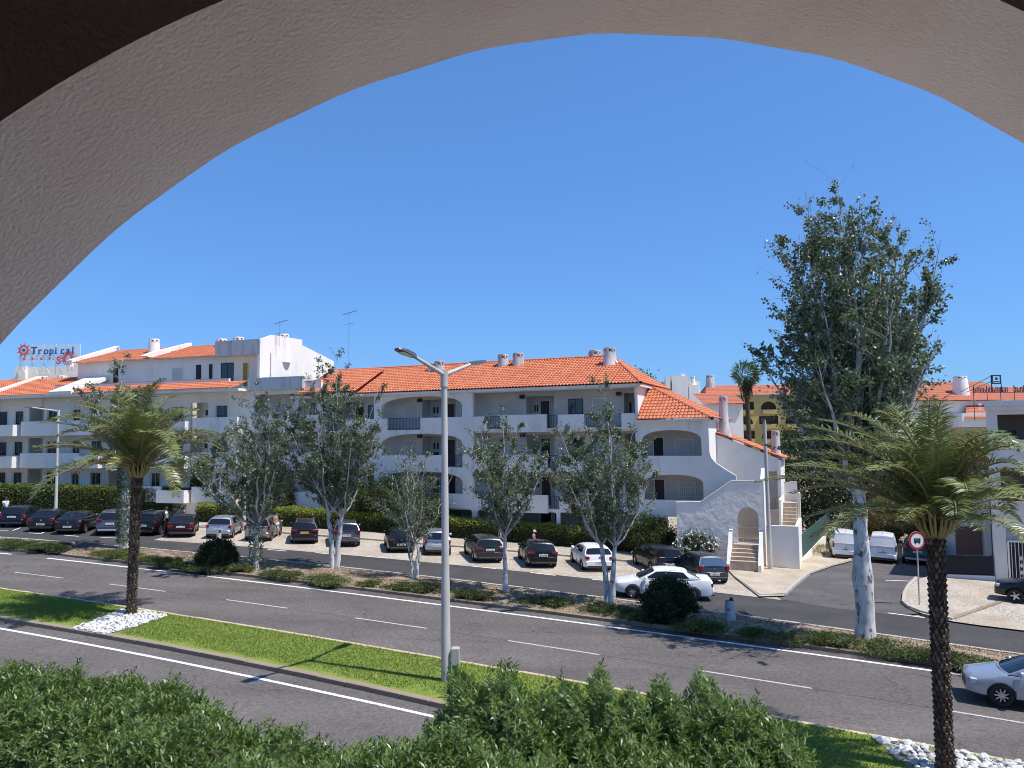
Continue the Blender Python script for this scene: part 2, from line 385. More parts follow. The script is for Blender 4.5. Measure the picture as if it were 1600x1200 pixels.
# side street, corner pavements
def gpoly(name, pts, dz, m, kind='structure'):
    mbp = MB(); mbp.sheet([G(*p, dz) for p in pts]); return T(mbp.build(name, m), kind=kind)
side = gpoly('side_street', [(1187,931),(1225,930),(1243,914),(1264,897),(1300,884),(1330,876),(1390,872),(1460,880),(1466,896),(1432,906),(1420,918),(1414,930),(1412,944),(1422,952),(1440,958),(1405,962),(1300,950)], .010, ASPH3)
pline(side, [(1383,906.5),(1424,908)], .14, PAINT, .02)
lp = [(1150,903),(1128,880),(1140,862),(1200,868),(1260,864),(1320,862),(1345,866),(1331,876),(1300,884),(1264,897),(1243,914),(1225,930.5),(1187,931.5)]
gpoly('corner_pavement', lp, .09, mat('sandy_paving', (.48,.40,.30), .95, c2=(.36,.28,.19), scale=.8, c3=(.55,.50,.42), s3=12, bump=.01, bscale=25))
rp = [(1412,943),(1414,929),(1420,917),(1432,905),(1466,897),(1520,902),(1640,916),(1900,935),(1900,1030),(1640,991),(1600,985),(1532,977),(1490,971),(1440,958),(1422,951)]
right_pave = gpoly('right_pavement', rp, .07, COB)
def kerb_px(name, pts, m, wid=.18, h=.16):
    w3 = [G(*p) for p in pts]; root = T(empty(name, w3[0]), kind='structure'); 
    for a, b in zip(w3, w3[1:]):
        n = max(1, round((b-a).length)); L = (b-a).length / n
        k = MB(); k.bbox(-L/2+.006, L/2-.006, -wid/2, wid/2, -.1, h, .015); me = k.mesh('kerb_stone', m)
        for i in range(n):
            o = link('kerb_stone', me, root); o.location = a.lerp(b, (i+.5)/n) - root.location; o.rotation_euler = (0, 0, math.atan2(b.y-a.y, b.x-a.x))
kerb_px('corner_kerb', [(1187,932),(1225,931),(1243,914.5),(1264,897.5),(1300,884.5),(1330,876.5)], KERB_P)
kerb_px('bay_end_kerb', [(1150,904),(1187,931)], KERB_P, .14, .13)
kerb_px('right_kerb', [(1432,905.5),(1420,917.5),(1413.5,930),(1412,943.5),(1422,951.5),(1440,958.5),(1490,971)], KERB_P)
kerb_px('bay_kerb', [(1490,969),(1525,957),(1562,944)], KERB_B, .2, .14)
# ================================================================== BUILDINGS
def pwall(mb, u0, u1, z0, z1, y0, y1, holes=(), mi=0):
    """wall in the u-z plane, thickness y0..y1, with rectangular ('r'), arched ('a') or round-cornered holes"""
    us = sorted({u0, u1, *[min(max(v, u0), u1) for h in holes for v in h[:2]]}); zs = sorted({z0, z1, *[min(max(v, z0), z1) for h in holes for v in h[2:4]]})
    def filled(i, j):
        if i < 0 or j < 0 or i >= len(us)-1 or j >= len(zs)-1: return False
        a, b = (us[i]+us[i+1])/2, (zs[j]+zs[j+1])/2
        return not any(h[0] < a < h[1] and h[2] < b < h[3] for h in holes)
    for i in range(len(us)-1):
        for j in range(len(zs)-1):
            if not filled(i, j): continue
            a, b, c, d = us[i], us[i+1], zs[j], zs[j+1]
            mb.add([(a,y0,c),(b,y0,c),(b,y0,d),(a,y0,d)], [(0,1,2,3)], mi); mb.add([(a,y1,c),(b,y1,c),(b,y1,d),(a,y1,d)], [(3,2,1,0)], mi)
            if not filled(i-1, j): mb.add([(a,y0,c),(a,y0,d),(a,y1,d),(a,y1,c)], [(0,1,2,3)], mi)
            if not filled(i+1, j): mb.add([(b,y0,c),(b,y1,c),(b,y1,d),(b,y0,d)], [(0,1,2,3)], mi)
            if not filled(i, j-1): mb.add([(a,y0,c),(a,y1,c),(b,y1,c),(b,y0,c)], [(0,1,2,3)], mi)
            if not filled(i, j+1): mb.add([(a,y0,d),(b,y0,d),(b,y1,d),(a,y1,d)], [(0,1,2,3)], mi)
    for h in holes:
        if h[4] != 'a': continue
        ua, ub, zb, rise = h[0], h[1], h[3], h[5]; c, hw = (ua+ub)/2, (ub-ua)/2; n = 16
        if len(h) > 6: p = h[6]
        else: p = 2
        xs = [c - hw*math.cos(math.pi*k/n) for k in range(n+1)]
        zz = [zb - rise + rise * max(0, 1 - abs((x-c)/hw)**p)**(1/p) for x in xs]
        for k in range(n):
            xa, xb, pa, pb = xs[k], xs[k+1], zz[k], zz[k+1]
            for y in (y0, y1):
                if max(zb-pa, zb-pb) > 1e-4: mb.add([(xa,y,pa),(xb,y,pb),(xb,y,zb),(xa,y,zb)], [(0,1,2,3)], mi)
            mb.add([(xa,y0,pa),(xb,y0,pb),(xb,y1,pb),(xa,y1,pa)], [(0,1,2,3)], mi)
def tile_roof(mb, e0, e1, r0, r1, pitch=.25, row=.42, amp=.075):
    """barrel tiles between the eave line e0-e1 and the ridge line r0-r1 (real corrugation, stepped courses)"""
    e0, e1, r0, r1 = map(Vector, (e0, e1, r0, r1)); U = (e1-e0).normalized(); L = (e1-e0).length
    up = ((r0-e0) - U*(r0-e0).dot(U)); H = up.length; up.normalize(); N = U.cross(up)
    if N.z < 0: N = -N
    nrow = max(1, round(H/row)); l1 = (r0-e0).dot(U); rr1 = (r1-e0).dot(U)
    for j in range(nrow):
        ta, tb = j/nrow, min(1, (j+1.12)/nrow)
        la, ra = l1*ta, L + (rr1-L)*ta; lb, rb = l1*tb, L + (rr1-L)*tb
        k0, k1 = math.floor(min(la,lb)/pitch*4), math.ceil(max(ra,rb)/pitch*4)
        vs = []; rs = []
        for k in range(k0, k1+1):
            u = k*pitch/4; ph = k % 4; h = (0, .8, 1.0, .8)[ph]*amp
            tile = math.floor(k/4)
            for (t, l, r, dz) in ((ta, la, ra, .045), (tb, lb, rb, 0)):
                uc = min(max(u, l), r); vs.append(e0 + U*uc + up*(H*t) + N*(h + dz))
                rs.append((math.sin(tile*12.9898+j*78.233)*43758.5453) % 1)
        n = len(vs)//2; b = len(mb.v); mb.v += [tuple(v) for v in vs]; mb.r += rs
        for k in range(n-1): mb.f.append((b+2*k, b+2*k+2, b+2*k+3, b+2*k+1)); mb.m.append(0)
        # front lip of the course
        vs2 = [Vector(v) for v in vs[0::2]] + [Vector(v) - N*.05 for v in vs[0::2]]
        mb.add(vs2, [(k, k+1, n+k+1, n+k) for k in range(n-1)], 0, .3)
def add_roof(parent, name, planes, m=None, **k):
    mb = MB()
    for p in planes: tile_roof(mb, *p, **k)
    return T(mb.build(name, m or TILE, parent, smooth=50, fix=False), kind='stuff')
def chimney(parent, u, y, z0, z1, r=.42, m=None, flare=.1, name='chimney', cap=True):
    mb = MB(); n = 18
    mb.lathe([(r*(1.12+flare), z0), (r*1.05, z0+(z1-z0)*.35), (r*.9, z1-.5), (r*.86, z1-.34)], n, (u,y,0))
    for k in range(6):
        a = 2*math.pi*(k+.3)/6
        mb.lathe([(.11*r/.42, z1-.35), (.11*r/.42, z1-.12)], 6, (u+math.cos(a)*r*.68, y+math.sin(a)*r*.68, 0))
    mb.lathe([(r*.45, z1-.35), (r*.45, z1-.12)], 8, (u,y,0))
    mb.lathe([(r*.86, z1-.13), (r*.84, z1-.02), (r*.6, z1)], n, (u,y,0))
    return mb.build(name, m or CHIM, parent, smooth=40)
def railing(parent, u0, u1, y, z0, z1, m=None, step=.13, name='railing', axis='u'):
    mb = MB(); m = m or IRON
    def bx(a, b, c, d, t=.018):
        if axis == 'u': mb.box(a, b, y-t, y+t, c, d)
        else: mb.box(y-t, y+t, a, b, c, d)
    bx(u0, u1, z1-.04, z1); bx(u0, u1, z0+.06, z0+.10)
    n = max(2, round((u1-u0)/step))
    for k in range(n+1):
        x = u0 + (u1-u0)*k/n; bx(x-.013, x+.013, z0, z1-.04, .013)
    return mb.build(name, m, parent)
def window(parent, u0, u1, z0, z1, y, kind='glass', fm=None, name='window', bars=0):
    """frame proud of the wall face at y (wall lies behind, +y)"""
    fm = fm or WHITE; f = .06; mb = MB()
    mb.box(u0, u0+f, y-.05, y-.001, z0, z1); mb.box(u1-f, u1, y-.05, y-.001, z0, z1)
    mb.box(u0+f, u1-f, y-.05, y-.001, z1-f, z1); mb.box(u0+f, u1-f, y-.07, y-.001, z0, z0+f)
    o = mb.build(name, fm, parent); m2 = MB()
    if kind == 'shutter':
        n = max(4, int((z1-z0-2*f)/.07))
        for k in range(n):
            a = z0+f+(z1-z0-2*f)*k/n; b = z0+f+(z1-z0-2*f)*(k+1)/n
            m2.add([(u0+f,y-.022,a),(u1-f,y-.022,a),(u1-f,y-.036,b-.01),(u0+f,y-.036,b-.01)], [(0,1,2,3)])
            m2.add([(u0+f,y-.036,b-.01),(u1-f,y-.036,b-.01),(u1-f,y-.022,b),(u0+f,y-.022,b)], [(0,1,2,3)])
        m2.build('shutter', SHUT, o)
    else:
        m2.box(u0+f, u1-f, y-.02, y-.002, z0+f, z1-f); m2.build('pane', GLASS, o)
        m3 = MB(); c = (u0+u1)/2; m3.box(c-.025, c+.025, y-.045, y-.021, z0+f, z1-f)
        if u1-u0 > 1.6: 
            for q in (.25,.75): m3.box(u0+(u1-u0)*q-.02, u0+(u1-u0)*q+.02, y-.045, y-.021, z0+f, z1-f)
        m3.build('mullion', fm, o)
    if bars:
        m4 = MB(); n = max(3, round((u1-u0)/.14))
        for k in range(n+1): x = u0+(u1-u0)*k/n; m4.box(x-.011, x+.011, y-.12, y-.098, z0, z1)
        for q in (.05,.35,.65,.95): z = z0+(z1-z0)*q; m4.box(u0, u1, y-.097, y-.08, z-.012, z+.012)
        m4.build('window_bars', IRON if bars == 1 else WHITE, o)
    return o
def door(parent, u0, u1, z0, z1, y, m=None, name='door'):
    mb = MB(); f = .05
    mb.box(u0-f, u0, y-.04, y-.001, z0, z1+f); mb.box(u1, u1+f, y-.04, y-.001, z0, z1+f); mb.box(u0, u1, y-.04, y-.001, z1, z1+f)
    mb.box(u0, u1, y-.02, y-.002, z0, z1, 1)
    for a, b in ((.12,.45),(.52,.92)): mb.box(u0+.12, u1-.12, y-.032, y-.0205, z0+(z1-z0)*a, z0+(z1-z0)*b, 1)
    o = mb.build(name, [WHITE, m or DOOR], parent)
    h = MB(); h.tube([(u0+.07,y-.06,z0+1),(u0+.17,y-.06,z0+1)], .014, 6); h.box(u0+.06,u0+.09,y-.06,y-.02,z0+.99,z0+1.01); h.build('handle', mat('steel', (.5,.5,.5), .35, 1), o)
    return o
def boxpart(parent, name, m, *bs):
    for b in bs:
        mb = MB(); mb.box(*b); o = mb.build(name, m, parent)
    return o
def niche(parent, a, b, f, y0, y1):
    mb = MB(); mb.box(a-.1, b+.1, y1, y1+.1, f+.002, f+2.6); mb.box(a-.1, a-.002, y0, y1+.001, f+.002, f+2.6); mb.box(b+.002, b+.1, y0, y1+.001, f+.002, f+2.6); mb.build('entrance_niche', DW, parent)
# ---------------------------------------------------------------- middle apartment block
MID_A = (-9.95, 59.2); MID_R = math.atan2(-7.7, 18.2)
mid = empty('apartment_block', (MID_A[0], MID_A[1], 0), MID_R, 'white four storey apartment block with orange tiled roof and arched balconies behind the green hedge', 'building', 'white apartment blocks with tiled roofs')
U0, U1, EV = -8.6, 20.0, 11.0
FL = [8.1, 5.27, 2.42]
wm = MB(); holes = []
for i, f in enumerate(FL):
    top = f + 2.58
    holes.append((-.3, 6.75, f + (.95 if i != 1 else .95), top, 'a', .78, 2.3))
    holes.append((7.62, 19.85, f + (0 if False else .0) + .02, f + 2.72, 'r'))
    holes.append((-8.2, -.95, f + .02, f + 2.72, 'r'))
for a, b in ((-8.2,-5.6),(-5.2,-1.0),(-.4,1.9),(2.3,4.5),(4.9,7.5),(7.9,10.4),(10.75,14.05),(14.3,16.1),(16.4,18.6),(18.9,19.8)):
    holes.append((a, b, .1, 2.3, 'a', .3, 4))
# railing gaps inside the arched bay
holes += [(.25, 3.2, FL[0]+.05, FL[0]+.95, 'r'), (5.0, 6.75, FL[1]+.05, FL[1]+.95, 'r')]
pwall(wm, U0, U1, -1.2, EV, 0, .28, holes)
wm.build('front_wall', WHITE, mid)
railing(mid, .25, 3.2, .12, FL[0]+.05, FL[0]+.97); railing(mid, 5.0, 6.75, .12, FL[1]+.05, FL[1]+.97)
boxpart(mid, 'side_wall', WHITE, (U1-.28, U1, .282, 9.6, -1.2, EV+.0), (U0, U0+.28, .282, 9.6, -1.2, EV))
for f in FL:
    boxpart(mid, 'floor_slab', WHITE, (U0+.29, U1-.29, .285, 3.2, f-.24, f))
boxpart(mid, 'floor_slab', WHITE, (U0+.29, U1-.29, .285, 3.2, FL[0]+2.72, FL[0]+2.9), (U0+.29, U1-.29, .285, 3.24, -.6, -.15))
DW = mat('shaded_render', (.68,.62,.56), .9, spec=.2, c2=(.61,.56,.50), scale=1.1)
for i, f in enumerate(FL):
    h = f + 2.5
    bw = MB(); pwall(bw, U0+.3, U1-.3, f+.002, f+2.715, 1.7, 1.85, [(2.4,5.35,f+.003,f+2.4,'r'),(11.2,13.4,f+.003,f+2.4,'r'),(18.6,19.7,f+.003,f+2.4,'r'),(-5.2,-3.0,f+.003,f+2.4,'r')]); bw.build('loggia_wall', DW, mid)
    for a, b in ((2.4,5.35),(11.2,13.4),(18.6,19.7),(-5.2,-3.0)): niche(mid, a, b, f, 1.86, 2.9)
    for a, b in ((3.95,4.65),(5.0,5.3),(11.9,12.6),(19.0,19.6),(-4.6,-3.8)): door(mid, a, b, f+.01, f+2.08, 2.9)
    door(mid, 13.0, 13.35, f+.01, f+2.08, 2.9, mat('brown_wood_door', (.16,.06,.03), .5))
    boxpart(mid, 'meter_box', DARK, (2.75,2.9,2.86,2.895,f+1.35,f+1.85), (3.05,3.2,2.86,2.895,f+1.35,f+1.85), (2.75,3.2,2.86,2.895,f+.2,f+1.1), (11.4,11.5,2.86,2.895,f+1.3,f+1.8), (11.6,11.7,2.86,2.895,f+1.3,f+1.8), (18.7,18.85,2.86,2.895,f+1.0,f+1.8))
    for a, b, k in ((.75,2.05,'shutter'),(5.75,6.7,'shutter'),(9.0,10.5,'shutter'),(14.5,15.6,'glass'),(16.3,17.7,'shutter'),(-7.6,-6.2,'shutter'),(-2.6,-1.4,'glass')):
        window(mid, a, b, f+(.9 if k == 'shutter' else 1.0), f+2.12, 1.7, k, fm=(IRON if k == 'glass' else WHITE))
    boxpart(mid, 'vent_box', DARK, (2.05,2.4,1.5,1.698,f+2.25,f+2.5), (10.75,11.1,1.5,1.698,f+2.25,f+2.5), (18.1,18.45,1.5,1.698,f+2.25,f+2.5))
    # parapets of the open bays
    sol = [(7.64,8.74,0,.95,0),(9.95,13.5,-.3,1.0,-.25),(14.28,16.2,0,.95,0),(18.85,19.83,0,.95,0),(-8.18,-5.6,0,.95,0),(-3.6,-.97,0,.95,0)]
    for a, b, dy, hh, dz in sol: boxpart(mid, 'parapet', WHITE, (a, b, .03+dy, .25+dy, f+dz, f+hh))
    for a, b in ((8.74,9.95),(13.5,14.28),(16.2,18.85),(-5.6,-3.6)): railing(mid, a+.01, b-.01, .12, f+.03, f+.95)
    boxpart(mid, 'parapet', WHITE, (9.95, 13.5, -.05, .02, f-.25, f)) 
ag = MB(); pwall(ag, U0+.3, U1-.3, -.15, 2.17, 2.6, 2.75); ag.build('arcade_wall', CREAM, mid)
for a, b in ((11.9,12.7),(13.0,13.5),(3.0,3.9)): door(mid, a, b, -.14, 1.95, 2.6, DARK)
for a, b in ((5.4,6.9),(8.3,9.8),(16.8,18.2),(-.2,1.3)): window(mid, a, b, .8, 1.9, 2.6, 'shutter')
# roof: front slope with a hip at the right end
RD, RZ, ov = 5.2, 13.5, .45
add_roof(mid, 'roof_tiles', [((U0-.2,-ov,EV+.05),(U1+.35,-ov,EV+.05),(U0-.2,RD,RZ),(16.9,RD,RZ)), ((U1+.35,9.6,EV+.05),(U1+.35,-ov,EV+.05),(16.9,RD,RZ),(16.9,RD,RZ)), ((U1+.35,9.9,EV+.05),(U0-.2,9.9,EV+.05),(16.9,RD,RZ),(U0-.2,RD,RZ))])
boxpart(mid, 'rear_block', WHITE, (U0+.3, U1-.3, 3.25, 9.5, -1, 10.9)); boxpart(mid, 'cornice', WHITE, (U0-.2, U1+.3, -ov+.06, -.002, EV-.16, EV+.03), (U1+.002, U1+.3, -.002, 9.6, EV-.16, EV+.03))
def ridge(parent, pts, m=TILE, r=.13):
    mb = MB()
    for a, b in zip(pts, pts[1:]):
        a, b = Vector(a), Vector(b); n = max(1, round((b-a).length/.42))
        for k in range(n): mb.tube([a.lerp(b,k/n), a.lerp(b,(k+1.08)/n)], [r, r*.86], 8, 0, False, random.random())
    return T(mb.build('ridge_tiles', m, parent, smooth=60), kind='stuff')
ridge(mid, [(U0-.2,RD,RZ+.04),(16.9,RD,RZ+.04),(U1+.35,-ov,EV+.09)])
for u, y, z1, r in ((2.0,4.1,13.65,.42),(2.75,3.9,13.75,.46),(8.2,4.4,14.05,.48),(9.5,4.4,14.1,.48),(15.4,5.6,14.1,.55),(17.15,3.5,14.0,.5)):
    chimney(mid, u, y, 11.9, z1, r, flare=(.9 if u > 16 else .12))
fl = MB(); fl.prism([(16.9,11.8),(19.2,11.9),(18.1,12.4),(17.4,13.3)], 3.3, 3.8, 'xz'); fl.build('chimney_base', WHITE, mid)

# ---------------------------------------------------------------- corner house with the outside stair (same frame)
def piv(o, u=22.79, y=-1.9, a=9.0):
    c_, s_ = math.cos(R(a)), math.sin(R(a)); o.rotation_euler = (0,0,R(a)); o.location = (u - c_*u + s_*y, y - s_*u - c_*y, 0)
cor = empty('corner_house', (MID_A[0], MID_A[1], 0), MID_R, 'white corner house with two wide arches, hipped tile roof and outside stair', 'building')
cw = MB(); pwall(cw, 20.02, 24.66, -1.2, 8.5, -.3, -.05, [(20.28,24.2,6.17,7.86,'a',.68,2.3),(20.36,24.25,3.28,4.94,'a',.6,2.3),(20.6,24.0,.3,2.2,'a',.3,4)]); cw.build('front_wall', WHITE, cor)
boxpart(cor, 'side_wall', WHITE, (24.42,24.66,-.048,9.0,-1.2,8.5))
for f in (5.27, 2.42): 
    boxpart(cor, 'floor_slab', WHITE, (20.03,24.41,-.045,2.0,f-.25,f))
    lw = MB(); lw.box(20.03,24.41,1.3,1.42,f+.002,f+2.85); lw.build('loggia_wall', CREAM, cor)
    door(cor, 20.75, 21.4, f+.01, f+2.1, 1.3, DOOR if f < 5 else DARK)
window(cor, 22.2, 23.45, 6.2, 7.25, 1.3, 'shutter'); window(cor, 22.3, 23.5, 3.35, 4.4, 1.3, 'shutter', bars=2)
boxpart(cor, 'ceiling_slab', WHITE, (20.03,24.41,-.045,2.0,8.12,8.3))
A_, Bp, Cc = (20.05,-.7,8.58), (25.0,-.7,8.58), (20.35,3.2,10.9)
add_roof(cor, 'roof_tiles', [(A_, Bp, (20.05,3.2,10.9), Cc), (Bp, (25.0,9.4,8.58), Cc, (20.35,9.4,10.9))])
ridge(cor, [Bp, Cc, (20.35,9.4,10.95)])
boxpart(cor, 'cornice', WHITE, (20.02,24.9,-.6,-.302,8.42,8.56), (24.662,24.9,-.3,9.2,8.42,8.56))
bt = MB(); bt.prism([(24.665,8.4),(24.69,6.45),(24.8,6.05),(25.1,5.7),(25.6,5.35),(26.3,4.92),(26.3,-1),(24.665,-1)], -.3, -.08, 'xz'); bt.build('curved_wall', WHITE2, cor)
st = MB(); st.prism([(22.79,3.24),(24.27,3.27),(26.2,4.61),(26.2,-1.2),(22.79,-1.2)], -1.9, -1.7, 'xz'); pwall(st, 26.2, 28.02, -1.2, 4.62, -1.9, -1.7, [(26.48,27.72,.85,3.03,'a',.62)]); piv(st.build('stair_wall', WHITE2, cor))
cp_ = MB(); 
for a, b in (((22.79,3.26),(24.27,3.29)),((24.27,3.29),(26.2,4.63)),((26.2,4.63),(28.02,4.64))): cp_.prism([(a[0],a[1]),(b[0],b[1]),(b[0],b[1]+.05),(a[0],a[1]+.05)], -1.93, -1.67, 'xz')
piv(cp_.build('wall_coping', WHITE, cor))
rt = MB(); rt.prism([(-1.08,4.62),(-.6,4.8),(.2,5.35),(1.1,5.35),(1.1,-1.2),(-1.08,-1.2)], 27.8, 28.02, 'yz'); rt.prism([(-1.69,3.2),(1.2,2.4),(1.2,-1.2),(-1.69,-1.2)], 22.79, 23.0, 'yz'); rt.build('return_wall', WHITE2, cor)
boxpart(cor, 'terrace_floor', mat('sand_floor', (.55,.45,.33), .9), (23.01,27.79,-1.05,1.2,.3,.84))
boxpart(cor, 'terrace_wall', CREAM, (23.01,27.79,1.21,1.4,.3,3.6))
gt = MB()
for k in range(9):
    x = 26.5+1.2*k/8; zt = 2.41+.62*math.sqrt(max(0,1-((x-27.1)/.62)**2))-.03; gt.box(x-.012,x+.012,-1.82,-1.796,.88,zt)
gt.box(26.49,27.71,-1.83,-1.79,1.75,1.79); gt.box(26.49,27.71,-1.83,-1.79,.86,.9); gt.box(26.49,26.75,-1.84,-1.78,1.8,1.95)
piv(gt.build('gate', mat('pale_iron', (.55,.50,.44), .5), cor))
STEP = mat('stone_step', (.52,.42,.31), .9, c2=(.42,.33,.24), scale=6)
for k in range(5): boxpart(cor, 'step', STEP, (26.2,27.75,-2.25-.33*k,-1.905-.33*k if k else -1.38,-1.2,.84-.19*k))
for u in (26.0, 27.78):
    ck = MB(); ck.prism([(-1.902,1.75),(-2.3,1.6),(-2.8,.95),(-3.3,.4),(-3.7,-.1),(-3.7,-1.2),(-1.902,-1.2)], u, u+.19, 'yz')
    ck.build('stair_cheek', WHITE, cor)
gb = MB(); gb.prism([(24.67,7.55),(28.75,5.85),(28.75,5.06),(24.67,5.06)], 3.0, 3.2, 'xz'); pwall(gb, 24.67, 28.75, -1, 5.058, 3.0, 3.2, [(27.75,28.6,2.5,5.0,'r')]); piv(gb.build('gable_wall', WHITE2, cor), 24.67, 3.0, 12.0); boxpart(cor, 'end_wall', WHITE, (28.55,28.75,3.6,8,-1,5.75))
boxpart(cor, 'porch_wall', WHITE, (27.3,28.54,4.5,4.6,2,5.5)); railing(cor, 27.76, 28.6, 3.1, 2.5, 3.3, mat('wood_rail', (.35,.25,.14), .7), .2)
add_roof(cor, 'lower_roof_tiles', [((29.05,3.75,5.82),(29.05,7.6,5.82),(24.67,2.8,7.65),(24.67,7.6,7.65))])
chimney(cor, 25.12, 3.75, 6.9, 10.2, .32, flare=.85); chimney(cor, 28.4, 5.0, 5.6, 7.75, .30, flare=.3)
boxpart(cor, 'lower_wall', WHITE2, (28.1,29.95,-1.2,-1.0,-1.5,1.95), (29.75,29.95,-.998,3.6,-1.5,1.95))
for k in range(8): boxpart(cor, 'step', STEP, (28.9,29.7,1.0+.28*k,3.9,1.3+.2*k,1.5+.2*k if k < 7 else 3.0))
boxpart(cor, 'stair_wall', WHITE, (28.76,28.88,.5,4.2,-1,3.4), (29.72,29.9,3.61,4.2,-1,3.6), (28.9,29.71,4.21,4.4,-1,4.3))
rw = MB(); A2, B2 = Vector((18.35,49.6,0)), Vector((24.0,58.4,0)); dd = (B2-A2).normalized(); nn = Vector((-dd.y,dd.x,0))*.1
ramp = empty('ramp_wall', (0,0,0), 0, 'low white wall with dark green panel climbing beside the side street', 'wall')
def sl(mb, z0a, z1a, z0b, z1b, off, th):
    vs = []
    for q, (a, b) in ((A2,(z0a,z1a)),(B2,(z0b,z1b))):
        for s_ in (-1, 1): vs += [q+nn*(off+s_*th)+Vector((0,0,a)), q+nn*(off+s_*th)+Vector((0,0,b))]
    mb.add(vs, [(0,1,5,4),(2,6,7,3),(1,3,7,5),(0,4,6,2),(0,2,3,1),(4,5,7,6)])
sl(rw, -1.6, -.55, -1.6, .35, 0, 1); rw.build('wall', WHITE, ramp)
rg = MB(); sl(rg, -.548, .95, .352, 1.6, -.3, .25); rg.build('panel', mat('green_screen', (.035,.085,.07), .6, c2=(.05,.10,.085), scale=3), ramp)

# ---------------------------------------------------------------- left apartment block
LA = (-47.0, 70.0); LR = math.atan2(-8, 24.9)
lb = empty('apartment_block', (LA[0], LA[1], 0), LR, 'long white apartment block with stepped balconies and penthouses behind the left palm', 'building', 'white apartment blocks with tiled roofs')
LU0, LU1, LE = -10.0, 33.0, 11.75; LF = [8.4, 5.55, 2.72]
niches = [(-6.0,-4.2),(1.6,3.4),(11.1,12.8),(19.9,21.7)]; wins = [(-8.6,-7.4),(-2.2,-1.0),(0,.95),(4.0,5.1),(9.2,10.3),(13.8,14.9),(18.1,19.2),(22.6,23.7),(7.0,7.8),(15.9,16.8)]
for f in LF:
    bw = MB(); pwall(bw, LU0, 26.0, f-.25, LE-.02 if f > 8 else f+2.58, 1.5, 1.7, [(a,b,f+.01,f+2.35,'r') for a,b in niches]); bw.build('front_wall', WHITE, lb)
    for a, b in niches: niche(lb, a, b, f, 1.71, 2.8)
    for a, b in niches:
        door(lb, b-.75, b-.1, f+.01, f+2.1, 2.8, DARK); boxpart(lb, 'meter_box', DARK, (a+.5,a+.75,2.74,2.795,f+1.3,f+1.75))
    for a, b in wins: window(lb, a, b, f+.75, f+2.05, 1.5, 'glass', fm=WHITE, bars=1)
    boxpart(lb, 'floor_slab', WHITE, (LU0, 26.0, .02, 1.495, f-.25, f))
    # zig-zag parapets
    for k, (a, b, dy) in enumerate(((-10,-6.2,0),(-6.0,-1.0,-.35),(-.8,2.6,-.7),(2.75,9.6,-.05),(9.75,12.4,-.7),(12.6,18.5,-.05),(18.6,21.4,-.7),(21.6,26,-.05))):
        boxpart(lb, 'parapet', WHITE, (a, b, dy-.2, dy, f-.3, f+(1.0 if dy > -.5 else .72)))
        if dy < -.1: boxpart(lb, 'parapet', WHITE, (b-.2, b, dy+.002, .0, f-.3, f+.72), (a, a+.2, dy+.002, 0, f-.3, f+.72), (a+.21, b-.21, dy+.002, .018, f-.25, f))
    for a in (-5.2, 2.2, 11.6, 20.3): 
        c = MB(); c.box(a,a+.9,.5,1.1,f+.68,f+.72); 
        for q in ((a+.05,.55),(a+.8,.55),(a+.05,1.0),(a+.8,1.0)): c.box(q[0],q[0]+.05,q[1],q[1]+.05,f,f+.68)
        c.build('terrace_table', DOOR, lb)
boxpart(lb, 'rear_block', WHITE, (LU0, 26.05, 3.0, 9.4, -.5, 11.6), (25.8, 26.31, 1.71, 2.99, -.5, 11.7)); boxpart(lb, 'base_wall', WHITE, (LU0, 26, .05, .25, -.5, LF[2]-.3))
add_roof(lb, 'roof_tiles', [((LU0,-.5,LE),(8.7,-.5,LE),(LU0,4.6,13.7),(8.7,4.6,13.7)), ((8.9,-.5,LE),(26.0,-.5,LE),(8.9,1.15,12.4),(26.0,1.15,12.4))])
boxpart(lb, 'cornice', WHITE, (LU0, 26.2, -.42, 1.49, LE-.22, LE-.02))
vg = MB(); vg.prism([(-.6,11.7),(4.8,13.75),(4.8,14.0),(-.6,12.0)], -1.6, -.9, 'yz'); vg.build('gable_band', WHITE, lb); vg = MB(); vg.prism([(-.6,11.7),(4.8,13.75),(4.8,14.1),(-.6,12.0)], 6.3, 8.9, 'yz'); vg.build('gable_band', WHITE, lb)
# penthouses
for (a, b, e0, e1) in ((5.0,13.2,5.0,13.3),(13.9,26.3,13.9,21.7)):
    pw = MB(); pw.box(a, b if b > 20 else 13.898, 3.6, 3.8, 11.5, 15.0); pw.box(a, a+.2, 3.8, 9.5, 11.5, 15.0); pw.build('penthouse_wall', WHITE, lb)
    add_roof(lb, 'roof_tiles', [((e0-.2,3.1,14.9),(e1,3.1,14.9),(e0+.3,8.6,16.65),(e1+1,8.6,16.65))])
boxpart(lb, 'terrace_parapet', WHITE, (5.0,24.0,1.2,1.4,11.9,12.66)); boxpart(lb, 'terrace_coping', mat('pink_coping', (.52,.40,.38), .9), (5.0,24.0,1.17,1.43,12.662,12.72))
boxpart(lb, 'concrete_fascia', GREYW, (21.75,26.25,2.2,3.0,14.75,16.05)); boxpart(lb, 'terrace_ceiling', WHITE, (21.75,26.05,3.0,9,14.75,14.9))
boxpart(lb, 'terrace_back_wall', WHITE, (19.8,26.05,6.2,6.4,12,14.74))
window(lb, 16.0, 17.2, 12.9, 14.1, 3.6, 'shutter'); door(lb, 18.6, 19.2, 12.2, 14.25, 3.6, DARK); door(lb, 20.0, 20.4, 12.2, 14.25, 3.6, DARK); window(lb, 21.3, 22.6, 12.3, 14.3, 3.6, 'glass', fm=IRON); door(lb, 23.6, 24.1, 12.2, 14.2, 3.58, mat('ochre_door', (.4,.22,.03), .6))
door(lb, 9.3, 9.9, 12.2, 14.3, 3.6, DARK)
